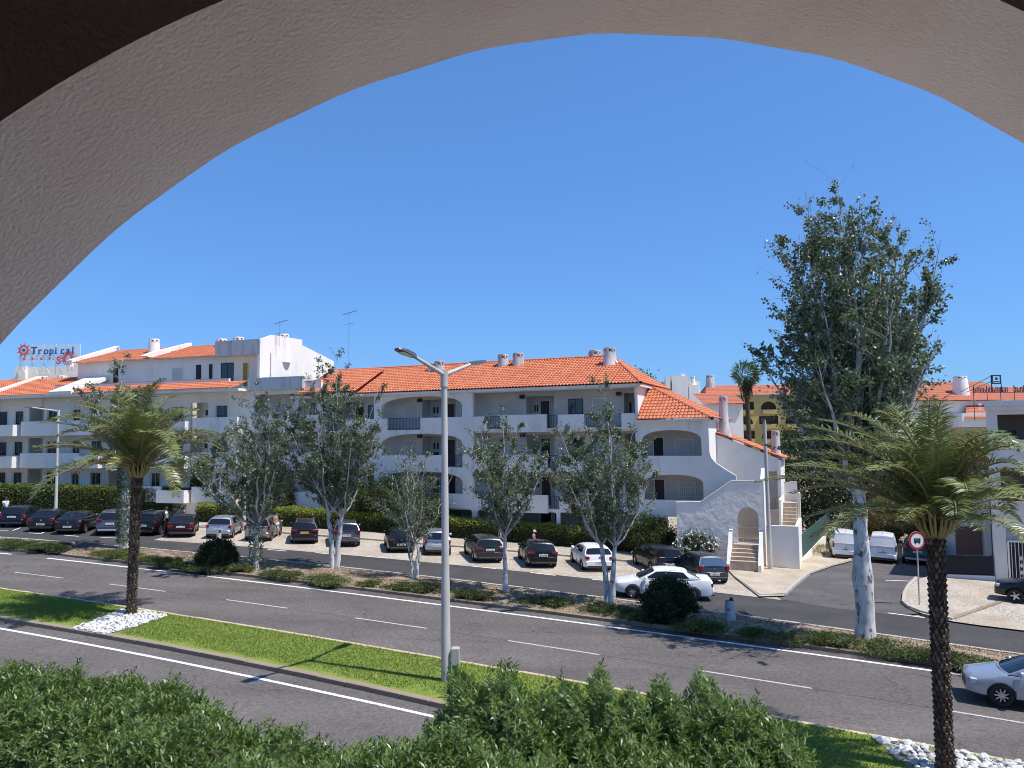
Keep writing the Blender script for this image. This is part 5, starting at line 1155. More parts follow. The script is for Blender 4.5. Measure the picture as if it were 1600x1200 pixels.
# ---- clipped hedges: dense core box with leaf shell
def hedge(label, pts, wdt, h, dens, ls, mtop, mside, group='clipped hedges in front of the apartment blocks', bump=.10, top_frac=.5, name='hedge', seed=0, base_dz=0):
    rn = np.random.default_rng(seed); root = empty(name, pts[0], 0, label, 'hedge', group); o0 = Vector(pts[0])
    cm = MB(); P1, N1, P2, N2 = [], [], [], []
    for a, b in zip(pts, pts[1:]):
        a, b = Vector(a)-o0, Vector(b)-o0; d = (b-a); L = d.length; d.normalize(); nv_ = Vector((-d.y, d.x, 0)).normalized()
        k = .12
        vs = []
        for q in (a, b):
            for s_, z in ((-1,0),(1,0),(1,h-k),(-1,h-k)): vs.append(q + nv_*s_*(wdt/2-k) + Vector((0,0,z)))
        cm.add(vs, [(0,1,5,4),(1,2,6,5),(2,3,7,6),(3,0,4,7),(0,3,2,1),(4,5,6,7)])
        A, Dv, Nv = np.array(a), np.array(d), np.array(nv_)
        def sm(nq): return rn.random(nq)*L
        nt_ = int(L*wdt*dens); u = sm(nt_); v = rn.uniform(-.5,.5,nt_)*wdt
        bz = bump*(np.sin(u*2.3+seed)*.5+np.sin(u*5.1)*.3+rn.normal(size=nt_)*.45)
        P1.append(A + Dv*u[:,None] + Nv*v[:,None] + np.array([0,0,1])*(h+bz)[:,None]); N1.append(np.tile([0,0,1.],(nt_,1)))
        for s_ in (-1, 1):
            ns = int(L*h*dens*(1 if s_ < 0 else .35)); u = sm(ns); z = rn.random(ns)*h
            off = wdt/2 + rn.normal(size=ns)*bump*.6
            P2.append(A + Dv*u[:,None] + Nv*(s_*off)[:,None] + np.array([0,0,1])*z[:,None]); N2.append(np.tile(Nv*s_,(ns,1)))
        for e, sgn in ((0,-1),(L,1)):
            ns = int(wdt*h*dens*.6); v = rn.uniform(-.5,.5,ns)*wdt; z = rn.random(ns)*h
            P2.append(A + Dv*(e+sgn*np.abs(rn.normal(size=ns))*bump*.5)[:,None] + Nv*v[:,None] + np.array([0,0,1])*z[:,None]); N2.append(np.tile(Dv*sgn,(ns,1)))
    cm.build('dark_twig_core', CORE, root)
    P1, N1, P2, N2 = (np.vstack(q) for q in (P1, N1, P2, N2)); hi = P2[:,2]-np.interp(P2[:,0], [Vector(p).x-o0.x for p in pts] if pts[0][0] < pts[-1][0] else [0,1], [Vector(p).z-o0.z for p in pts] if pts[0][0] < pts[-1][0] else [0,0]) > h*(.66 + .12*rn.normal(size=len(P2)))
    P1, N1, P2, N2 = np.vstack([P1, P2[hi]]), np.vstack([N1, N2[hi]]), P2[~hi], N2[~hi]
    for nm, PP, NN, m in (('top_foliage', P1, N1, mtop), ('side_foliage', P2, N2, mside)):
        n = len(PP); D = NN*.8 + rn.normal(size=(n,3))*.8 + np.array([0,0,.3])
        T(link(nm, leaf_mesh(nm, PP, D, rn.normal(size=(n,3))+NN*.4+np.array([0,0,.5]), ls*rn.uniform(.7,1.3,n), ls*.55, m), root), kind='stuff')
    return root
def hp(x, dz=.1, off=.75): return cp(K7, x, dz, off)
hedge('long clipped hedge with bright yellow green top in front of the middle block', [hp(x) for x in (-25,-20,-15,-10,-5,0,4,6.9)], 1.3, 1.35, 330, .12, SUN_FRESH, HDG, seed=1)
hedge('half withered brown end of the hedge beside the corner house', [hp(x) for x in (7.0,10,12.6)], 1.2, 1.25, 300, .12, BROWNL, BROWNL, seed=2)
hedge('long dark green hedge behind the left cars below the terrace', [at(px, 800, Y) for px, Y in ((-90,63),(0,64.5),(110,65),(215,65.5),(300,64.5))], 1.6, 2.25, 240, .15, SUN_FRESH if False else two_sided('mid_hedge_leaf', (.11,.15,.03), None, (.2,1,(.18,.21,.045))), HDG, seed=3)  # top leaves given a lighter colour for the sun falling on them
hedge('sloping green hedge rising beside the curved white garden stair', [at(288,800,67), at(318,800,66) + Vector((0,0,.6)), at(335,800,65.5) + Vector((0,0,1.2))], 1.8, 2.5, 240, .15, MATS['mid_hedge_leaf'], MATS['mid_hedge_leaf'], seed=4)
# ---- oleander masses below the balcony
def shoots(name, root, S, Nn, m, L=.105, per=10, seed=0, extra=.0):
    rn = np.random.default_rng(seed); n = len(S)
    ax = unit(Nn*.6 + np.array([0,0,.75]) + rn.normal(size=(n,3))*.38)
    k = np.repeat(np.arange(n), per); m_ = len(k); t = np.tile(np.linspace(0,1,per), n)
    t1 = unit(np.cross(ax, np.array([.31,.77,.2]))); t2 = np.cross(ax, t1); an = rn.random(m_)*6.283
    rad = t1[k]*np.cos(an)[:,None] + t2[k]*np.sin(an)[:,None]
    Pn = S[k] + ax[k]*(t*.14-.10)[:,None]
    D = ax[k]*(.35+.9*t)[:,None] + rad; Nv = ax[k] - rad*.3
    rd = np.clip(.25 + .35*t + .4*rn.random(m_), 0, 1)
    me = leaf_mesh(name, Pn, D, Nv, L*rn.uniform(.7,1.2,m_), L*.23*rn.uniform(.8,1.25,m_), m, fold=.22, droop=.12, rnd=rd)
    T(link(name, me, root), kind='stuff')
root = empty('oleander_hedge', (-6,12,gz(-6)+.1), 0, 'broad clipped oleander hedge along the bottom left below the balcony', 'hedge'); O = np.array(root.location)
rn = np.random.default_rng(9); bx = np.array([-15,-9.4,-6.7,-5.0,-3.7,-.95,.2,1.4]); by = np.array([15.0,14.0,13.5,12.3,11.1,10.35,9.9,9.4])
n = 10500; X = rn.uniform(-14, 1.0, n); yb = np.interp(X, bx, by); wdt = 2.5; v = rn.random(n); Y_ = yb - wdt*v
def topz(X, Y): return 3.60 + .10*np.sin(X*2.1+Y) + .09*np.sin(Y*3.3-X*1.3) + .07*np.sin(X*5.7)
S = np.stack([X, Y_, topz(X,Y_) - .35*np.maximum(0,.18-v)/.18 - .3*np.maximum(0,v-.85)/.15 + rn.normal(size=n)*.10], 1)
Nn = np.stack([np.zeros(n), .9*np.maximum(0,.2-v)*5 - .9*np.maximum(0,v-.8)*5, np.ones(n)], 1)
n2 = 8000; X2 = rn.uniform(-14, 1.0, n2); yb2 = np.interp(X2, bx, by); z2 = rn.uniform(.6, 3.5, n2); fr_ = rn.random(n2) < .75
Y2_ = np.where(fr_, yb2 - wdt - .1 + rn.normal(size=n2)*.1 - .25*np.sin(z2), yb2 + rn.normal(size=n2)*.1)
S2 = np.stack([X2, Y2_, z2], 1); Nn2 = np.stack([np.zeros(n2), np.where(fr_, -1, 1), np.full(n2, .1)], 1)
n3 = 900; z3 = rn.uniform(.6,3.5,n3); yy = rn.uniform(7.0,9.7,n3); S3 = np.stack([1.05+rn.normal(size=n3)*.1, yy, z3], 1); Nn3 = np.tile([1.,0,.1],(n3,1))
shoots('foliage', root, np.vstack([S,S2,S3])-O, unit(np.vstack([Nn,Nn2,Nn3])), OLE, seed=3)
cm = MB(); 
rows = []
for f, z in ((.18,.1),(.18,3.15),(.86,3.15),(.86,.1)): rows.append([Vector((x, float(np.interp(x,bx,by))-wdt*f, z)) - Vector(O) for x in np.linspace(-14.5,.85,24)])
for A, B in zip(rows, rows[1:]): cm.strip(A, B)
cm.build('dark_twig_core', CORE, root)
def mounds(label, items, seed, dens=520):
    rn = np.random.default_rng(seed); root = empty('oleander_bush', (items[0][0],items[0][1],0), 0, label, 'bush', 'loose oleander bushes below the balcony'); O = np.array(root.location); SS, NN = [], []
    for (x, y, zt, rx, ry) in items:
        n = int(dens*(rx*ry+rx*zt*.8)); d = unit(rn.normal(size=(n,3))); d[:,2] = np.where(d[:,2] < -.5, -d[:,2], d[:,2]); dn = d.copy(); d = np.stack([np.sign(d[:,0])*np.abs(d[:,0])**.8, np.sign(d[:,1])*np.abs(d[:,1])**.8, np.sign(d[:,2])*np.abs(d[:,2])**.7], 1)
        zc = zt*.55; SS.append(np.array([x,y,zc]) + d*np.array([rx,ry,zt-zc])*(1 + .10*np.sin(d[:,0:1]*9+d[:,2:3]*7) + rn.normal(size=(n,1))*.06)); NN.append(dn)
        blob((x-O[0],y-O[1],zc-O[2]-.1), rx*.78, ry*.78, (zt-zc)*.82, parent=root, name='dark_twig_core')
        st = MB()
        for s in range(6): a = s*1.05; st.tube([(x-O[0],y-O[1],0),(x-O[0]+rx*.5*math.cos(a),y-O[1]+ry*.5*math.sin(a),zc),(x-O[0]+rx*.7*math.cos(a),y-O[1]+ry*.7*math.sin(a),zt*.85)], [.03,.02,.008], 5)
        st.build('stems', BARK2, root)
    shoots('foliage', root, np.vstack(SS)-O, unit(np.vstack(NN)+np.array([0,0,.2])), OLE, seed=seed)
mounds('tallest loose oleander bush at the bottom centre in front of the lamp post foot', [(-.35,11.6,3.92,.95,.9),(.05,10.6,3.45,1.1,.9),(-.5,10.4,3.10,.75,.7),(.4,11.4,3.70,.8,.8),(.75,11.1,3.52,.8,.8)], 1)
mounds('middle loose oleander bush at the bottom right of centre', [(1.15,11.5,3.82,.75,.8),(1.65,11.2,3.5,.8,.8),(1.4,10.4,3.40,1.0,.9)], 2)
mounds('rightmost loose oleander bush at the bottom, next to the lawn edge', [(2.1,11.5,3.68,.7,.8),(2.7,11.5,3.75,.95,.9),(3.4,11.3,3.45,.9,.9),(3.05,11.2,3.5,.8,.8),(2.7,10.3,3.30,1.2,.9),(3.7,10.6,2.90,.7,.8)], 3)
# ---- lawn blades (short)
n = 90000; X = rng.uniform(-24, 12.5, n); t = rng.random(n); a_ = np.array([pv(K1,x) for x in X[:1]]); 
def pvv(c, X): return c[0]*X*X + c[1]*X + c[2]
kp_ = (t > .04 + .16*np.abs(np.sin(X*.7)+.5*np.sin(X*2.9)) * rng.random(n)); X, t = X[kp_], t[kp_]; n = len(X)
Yl = (pvv(K1,X)+.14)*(1-t) + (pvv(K2,X)-.14)*t; Pn = np.stack([X, Yl, -SL*X+.115], 1); D = rng.normal(size=(n,3))*np.array([.55,.55,.1]) + np.array([-.15,0,1])
GRASS = two_sided('grass_blade', (.17,.24,.04), None, (.2,1,(.25,.30,.07)), rough=.6, tcol=(.25,.33,.05))
pat = .5 + .25*np.sin(X*.9+Yl*1.7) + .25*np.sin(X*2.3-Yl*.8)
T(link('grass', leaf_mesh('grass', Pn, D, rng.normal(size=(n,3))+np.array([0,0,.2]), .055*rng.uniform(.6,1.4,n), .022, GRASS, rnd=np.clip(pat*.6+.5*rng.random(n),0,1)), None), kind='stuff')
# ---- palms
def frond(L, el, droop, seed, wind=(0,0,0), npair=58, lw=.034, ll=.55, dry=False):
    """returns mesh pieces in frond frame: grows along +x, bending down (then world wind added by caller through rotation)"""
    rg = np.random.default_rng(seed); n = 12; pts = []; p = np.zeros(3); e = el
    for i in range(n+1):
        pts.append(p.copy()); st = L/n; p = p + st*np.array([math.cos(e), 0, math.sin(e)]) ; e -= droop/n*(.4+1.2*i/n)
    return np.array(pts)
def palm(label, base, H, r, crown, seed, nf, L, wind, lean=(0,0), trunk_rows=48, name='date_palm', group='date palms on the lawn strip', lfactor=1.0, bulge=1.25, els=(86,92), drs=(55,95)):
    rn = np.random.default_rng(seed); root = empty(name, base, 0, label, 'palm', group)
    tk = MB(); n = 14; pts = [Vector((lean[0]*(i/n)**1.3, lean[1]*(i/n)**1.3, H*i/n-.1*(i==0))) for i in range(n+1)]
    rad = [r*(1.15 if i == 0 else (.95 + (bulge-.95)*max(0,(i/n-.78)/.22))) for i in range(n+1)]
    tk.tube(pts, [q*.9 for q in rad], 14, r=.2)
    rows = trunk_rows; per = 11
    for j in range(rows):
        t = (j+.5)/rows; i = min(n-1, int(t*n)); c = pts[i].lerp(pts[i+1], t*n-i); rr = rad[i]+(rad[i+1]-rad[i])*(t*n-i); hh = H/rows*1.35
        for k in range(per):
            a = 2*math.pi*(k + .5*(j % 2))/per + j*.03 + rn.normal()*.05; da = math.pi/per*.92; o = rr*(.86); e = rr*(1.13+.10*rn.random())
            def q(an, rad_, z): return (c.x+math.cos(an)*rad_, c.y+math.sin(an)*rad_, c.z+z)
            tk.add([q(a-da,o,-hh*.1),q(a+da,o,-hh*.1),q(a+da*.55,e,hh*.42),q(a-da*.55,e,hh*.42),q(a,o*.98,hh*.75),q(a,o,-hh*.5)], [(0,5,3),(5,1,2),(5,2,3),(3,2,4),(0,3,4),(2,1,4)], 0, float(rn.random()))
    tk.build('trunk', PTR, root, smooth=25)
    top = pts[-1]
    for f in range(nf):
        u = f/nf; el = math.radians(els[0] - els[1]*u**1.05 + rn.normal()*5); az = f*2.39996 + rn.normal()*.15
        Lf = L*rn.uniform(.85,1.08)*(1 if u < .85 else .8); dr = math.radians(rn.uniform(*drs)*(1.0 if u < .6 else .9))
        P_ = frond(Lf, el, dr, 0); ca, sa = math.cos(az), math.sin(az)
        P3 = np.stack([P_[:,0]*ca - P_[:,1]*sa, P_[:,0]*sa + P_[:,1]*ca, P_[:,2]], 1)
        s = np.linspace(0,1,len(P3)); P3 += np.array(wind)*(s**1.7)[:,None]*Lf*rn.uniform(.7,1.2)
        P3 += np.array([ca,sa,0])*r*.5
        dry = u > .95
        mb = MB(); mb.tube([Vector(p) for p in P3], [.034*(1-.8*q)+.004 for q in s], 5, 0, True)
        fo = mb.build('frond', RACH, root, loc=top + Vector((0,0,-.15-.25*u)), smooth=60)
        # leaflets
        npair = 76; t = np.linspace(.14, .995, npair); seg = t*(len(P3)-1); i0 = np.minimum(seg.astype(int), len(P3)-2); w_ = (seg-i0)[:,None]
        C = P3[i0]*(1-w_) + P3[i0+1]*w_; tan = unit(P3[i0+1]-P3[i0]); side = unit(np.cross(tan, np.array([0,0,1.])+1e-3)); upv = np.cross(side, tan)
        prof = np.sin(np.pi*np.clip(t*.86+.12,0,1))**.7; V=[];Ds=[];Ns=[];Ls=[]
        for sg in (-1,1):
            jit = rn.normal(size=(npair,3))*.17
            D = side*sg*.95 + tan*(.32+.42*t)[:,None] + upv*(.52 - .15*t)[:,None] + jit + np.array(wind)*.4
            D = unit(D) + np.array([0,0,-.10])*rn.uniform(.0,1.5,(npair,1))
            V.append(C); Ds.append(D); Ns.append(upv*.7 - side*sg*.45 + rn.normal(size=(npair,3))*.15); Ls.append(.50*lfactor*Lf/3.4*(.35+.75*prof)*rn.uniform(.85,1.12,npair))
        V, Ds, Ns, Ls = np.vstack(V), np.vstack(Ds), np.vstack(Ns), np.concatenate(Ls)
        T(link('leaflets', leaf_mesh('leaflets', V, Ds, Ns, Ls, .040*lfactor*Lf/3.4, DRYF if dry else FROND, fold=.3, droop=.2, rnd=np.clip(rn.random(len(V))*.7+.3*(u),0,1)), fo), kind='stuff')
    # old leaf bases and fruit stalks under the crown
    for k in range(22):
        a = k*2.4; mb = MB(); d = Vector((math.cos(a), math.sin(a), 0)); e = rn.uniform(.25,.7)
        mb.tube([top+d*r*.7+Vector((0,0,-.75)), top+d*(r*1.25+.12)+Vector((0,0,-.45)), top+d*(r*1.3+e*.6)+Vector((0,0,e*.7-.3))], [.05,.04,.015], 5); mb.build('leaf_base', RACH, root, smooth=60)
    return root
palm('left palm in the white stone bed of the lawn strip', G(205,965), 6.25, .195, None, 4, 50, 3.75, (-.12,.0,-.02), (.15,0), els=(87,70), drs=(60,105))
rpb = G(1478,1213)
palm('right palm with wind swept fronds nearest to the camera', rpb, 6.2, .195, None, 12, 60, 3.15, (-.24,.03,.02), (.05,.05), els=(87,74), drs=(60,105))
# slim fan palm far behind
Yw = 105.0; wb0 = at(1170,700,Yw); wz = lz(594,1168,Yw)
wp = empty('fan_palm', wb0, 0, 'slim tall fan palm rising above the yellow block', 'palm'); hw_ = wz - wb0.z
t_ = MB(); t_.tube([(0,0,-2),(.1,0,hw_*.5),(-.1,0,hw_)], [.42,.33,.30], 8); t_.build('trunk', PTR, wp, smooth=60)
rn = np.random.default_rng(4); n = 750; d = unit(rn.normal(size=(n,3))); d[:,2] = d[:,2]*.9+.1
Pn = d*rn.uniform(.3,1,n)[:,None]**.5*np.array([1.5,1.5,1.55]) + np.array([-.15,0,hw_+.7])
T(link('crown', leaf_mesh('crown', Pn, d+rn.normal(size=(n,3))*.35+np.array([.4,0,-.2]), rn.normal(size=(n,3))+np.array([0,0,.6]), 1.0, .12, HDG), wp), kind='stuff')
n = 300; Pn = rn.normal(size=(n,3))*np.array([.35,.35,.6])+np.array([-.1,0,hw_-.9]); T(link('dead_skirt', leaf_mesh('dead_skirt', Pn, rn.normal(size=(n,3))*.4+np.array([0,0,-1]), rn.normal(size=(n,3)), .8, .16, BROWNL), wp), kind='stuff')
# ================================================================== STREET FURNITURE, STONES, PEOPLE, BALCONY
GALV = mat('galvanised', (.53,.50,.46), .75, 0, spec=.3, c2=(.42,.40,.37), scale=3, stretch=(1,1,.3)); HEADG = mat('lamp_head', (.10,.11,.12), .4, .3); LENS = mat('lamp_lens', (.62,.60,.50), .3)
def lamp_head(parent, p, d, tilt=.12, s=1.0):
    d = Vector(d).normalized(); rt = Vector((d.y,-d.x,0)).normalized(); mb = MB()
    def q(a, b, c): return Vector(p) + d*a*s + rt*b*s + Vector((0,0,c*s + a*s*tilt))
    prof = [(0,.05,.0,.08),(.12,.11,-.02,.10),(.5,.17,-.02,.09),(.78,.14,.0,.06),(.84,.08,.01,.04)]
    vs = []
    for (a, w, z0, z1) in prof: vs += [q(a,-w,z0), q(a,w,z0), q(a,w*.75,z1), q(a,-w*.75,z1)]
    fs = [(0,1,2,3),(16,19,18,17)]
    for i in range(4):
        for k in range(4): fs.append((i*4+k, (i+1)*4+k, (i+1)*4+(k+1)%4, i*4+(k+1)%4))
    mb.add(vs, fs); o = mb.build('lamp_head', HEADG, parent, smooth=35)
    l = MB(); l.add([q(.2,-.11,-.028), q(.2,.11,-.028), q(.68,.11,-.022), q(.68,-.11,-.022)], [(0,3,2,1)]); l.build('lens', LENS, o); return o
def lamp(label, base, H, arms, r0=.15, r1=.085, group='street lamps', al=1.6, rise=.35, hs=1.0, m=None):
    o = empty('street_lamp', base, 0, label, 'street lamp', group); m = m or GALV; mb = MB()
    mb.tube([(0,0,-.1),(0,0,H*.33),(0,0,H*.335),(0,0,H*.66),(0,0,H*.665),(0,0,H)], [r0,r0-.02,r0-.028,r0-.045,r0-.05,r1], 16); mb.build('pole', m, o, smooth=50)
    mb = MB(); mb.tube([(0,0,H-.45),(0,0,H+.06)], [r1*1.35,r1*1.3], 14); mb.build('collar', m, o, smooth=50)
    for d in arms:
        d = Vector(d).normalized(); mb = MB(); e = d*al + Vector((0,0,H+rise)); mb.tube([Vector((0,0,H-.08)), d*.2+Vector((0,0,H-.02)), e], [.075,.075,.05], 8); mb.build('arm', m, o, smooth=50); lamp_head(o, e - d*.08 + Vector((0,0,-.04)), d, rise/al*.8, hs)
    return o
l1 = lamp('tall double armed lamp post on the lawn strip with control box', G(697,1070), 9.55, [(.50,.87,0),(-.50,-.87,0)], .150, .09, al=1.55, rise=.38, hs=1.05)
cb = MB(); cb.bbox(.17,.42,-.16,.10,.62,1.12,.02); cb.build('control_box', mat('box_grey', (.40,.40,.36), .6), l1); cb = MB(); cb.box(.19,.35,-.08,.08,-.1,.615); cb.build('box_stand', mat('dark_steel', (.14,.14,.14), .5), l1)
p = at(87,800,58.0); lamp('single armed lamp post behind the left cars with arm to the left', p, 8.55, [(-1,-.15,0)], .13, .08, al=1.9, rise=.25, hs=.8)
p = at(381,823,57.5); lamp('lamp post half hidden by the double stemmed poplar', p, 7.2, [(-.5,-.87,0)], .16, .10, al=1.3, hs=.8)
up = empty('utility_pole', G(1204,891), 0, 'plain grey pole with small bracket in front of the corner house stair', 'pole'); mb = MB(); mb.tube([(0,0,-.1),(-.03,0,4),(-.06,0,9.0)], [.14,.12,.095], 12); mb.build('pole', GALV, up, smooth=50)
mb = MB(); mb.box(-.22,.02,-.08,.08,8.85,9.12); mb.tube([(-.06,0,7.4),(.25,0,7.5)], .03, 6); mb.build('bracket', IRON, up)
# no-lorry sign
sn = empty('road_sign', G(1437,947), R(8), 'round red and white no buses road sign on a thin pole at the side street', 'road sign')
mb = MB(); mb.tube([(0,0,-.1),(0,0,3.3)], .035, 8); mb.build('pole', GALV, sn, smooth=50)
zc = 3.12; mb = MB(); mb.lathe([(.001,-.045),(.43,-.045),(.44,-.035),(.44,-.03),(.001,-.028)], 36, (0,0,zc), 'y'); mb.build('disc', mat('sign_white', (.74,.74,.74), .5), sn, smooth=30)
mb = MB(); nn_ = 40; vs = []
for rr_ in (.335,.44):
    for yy in (-.050,-.046):
        vs += [(math.cos(2*math.pi*k/nn_)*rr_, yy, zc+math.sin(2*math.pi*k/nn_)*rr_) for k in range(nn_)]
fs = []
for k in range(nn_):
    j = (k+1)%nn_; fs += [(k,j,2*nn_+j,2*nn_+k),(k,nn_+k,nn_+j,j),(2*nn_+k,2*nn_+j,3*nn_+j,3*nn_+k)]
mb.add(vs, fs); mb.build('red_ring', mat('sign_ring_red', (.42,.012,.02), .4), sn)
mb = MB(); mb.prism([(-.17,.11),(.17,.10),(.17,-.08),(.16,-.10),(-.15,-.10),(-.17,-.06)], -.052, -.047, 'xz')
for x in (-.105,.105): mb.lathe([(.001,-.053),(.045,-.053),(.045,-.046),(.001,-.046)], 12, (x,0,-.105), 'y')
me_ = mb.build('bus_symbol', mat('sign_black', (.012,.014,.016), .5), sn, (0,0,zc))
mb = MB()
mb.box(-.145,.10,-.0545,-.0525,.005,.07); mb.build('bus_window', mat('sign_grey', (.08,.085,.09), .5), me_)
# white stones around the palms
STN = mat('white_stone', (.72,.71,.68), .85, rndmix=(.2,1,(.50,.49,.47)), c2=(.6,.58,.55), scale=9, bump=.01, bscale=20)
def stone_mesh(seed):
    rg = random.Random(seed); mb = MB(); N1, N2 = 7, 4
    for j in range(N2+1):
        a = -math.pi/2 + math.pi*j/N2
        for i in range(N1):
            b = 2*math.pi*i/N1; k = rg.uniform(.8,1.15); mb.v.append((math.cos(a)*math.cos(b)*k*.5, math.cos(a)*math.sin(b)*k*.4, math.sin(a)*k*.28)); mb.r.append(rg.random())
    for j in range(N2):
        for i in range(N1): mb.f.append((j*N1+i, j*N1+(i+1)%N1, (j+1)*N1+(i+1)%N1, (j+1)*N1+i)); mb.m.append(0)
    return mb
def in_poly(x, y, pl):
    c = False
    for (a, b) in zip(pl, pl[1:]+pl[:1]):
        if (a[1] > y) != (b[1] > y) and x < (b[0]-a[0])*(y-a[1])/(b[1]-a[1])+a[0]: c = not c
    return c
def stone_bed(name, pl, spacing, size, singles, near=None):
    c = sum((Vector(p) for p in pl), Vector())/len(pl); root = T(empty(name, (c.x,c.y,gz(c.x)+.12)), kind='structure')
    base = MB(); base.sheet([Vector((p[0],p[1],gz(p[0])+.132)) - root.location for p in pl]); base.build('gravel_base', mat('stone_grit', (.36,.34,.30), .9, c2=(.22,.2,.17), scale=14), root)
    p2 = [(p[0],p[1]) for p in pl]; xs_ = [p[0] for p in p2]; ys_ = [p[1] for p in p2]; rg = random.Random(3); pos = []
    y = min(ys_)
    while y < max(ys_):
        x = min(xs_)
        while x < max(xs_):
            q = (x+rg.uniform(-.4,.4)*spacing, y+rg.uniform(-.4,.4)*spacing)
            if in_poly(*q, p2): pos.append(q)
            x += spacing
        y += spacing
    protos = [stone_mesh(s) for s in range(8)]; meshes = [q.mesh('stone', STN, 50) for q in protos]
    if near: pos.sort(key=lambda q: (q[0]-near[0])**2+(q[1]-near[1])**2)
    rest = MB()
    for i, q in enumerate(pos):
        s = size*rg.uniform(.65,1.35); rz = rg.uniform(0,6.28); L = Vector((q[0],q[1],gz(q[0])+.15+.2*s*rg.random())) - root.location; tl = (rg.uniform(-.4,.4), rg.uniform(-.4,.4))
        if i < singles:
            o = link('stone', rg.choice(meshes), root, L, (*tl, rz)); o.scale = (s,s,s)
        else:
            pm_ = rg.choice(protos); Mr = Matrix.Translation(L) @ Matrix.Rotation(rz,4,'Z') @ Matrix.Rotation(tl[0],4,'X') @ Matrix.Scale(s,4)
            b = len(rest.v); rest.v += [tuple(Mr @ Vector(v)) for v in pm_.v]; rest.r += [rg.random()]*len(pm_.v); rest.f += [tuple(k+b for k in f) for f in pm_.f]; rest.m += [0]*len(pm_.f)
    if rest.v: T(rest.build('stones', STN, root, smooth=50), kind='stuff')
def ge(px, py): return tuple(G(px, py, .12))
stone_bed('left_stone_bed', [ge(112,983),(ge(163,992)),ge(208,982),ge(262,963),ge(230,956),ge(192,953),ge(160,966)], .115, .135, 0)
a1, a2 = ge(1392,1163), ge(1386,1196); pE = [cp(K2,x,.12,-.2) for x in (9.2,10.5,12.0,13.0)]; pB = [cp(K1,x,.12,.2) for x in (12.0,10.5,9.2)]
stone_bed('right_stone_bed', [tuple(v) for v in pE] + [tuple(v) for v in pB], .20, .22, 290, near=(10.0,19.2))
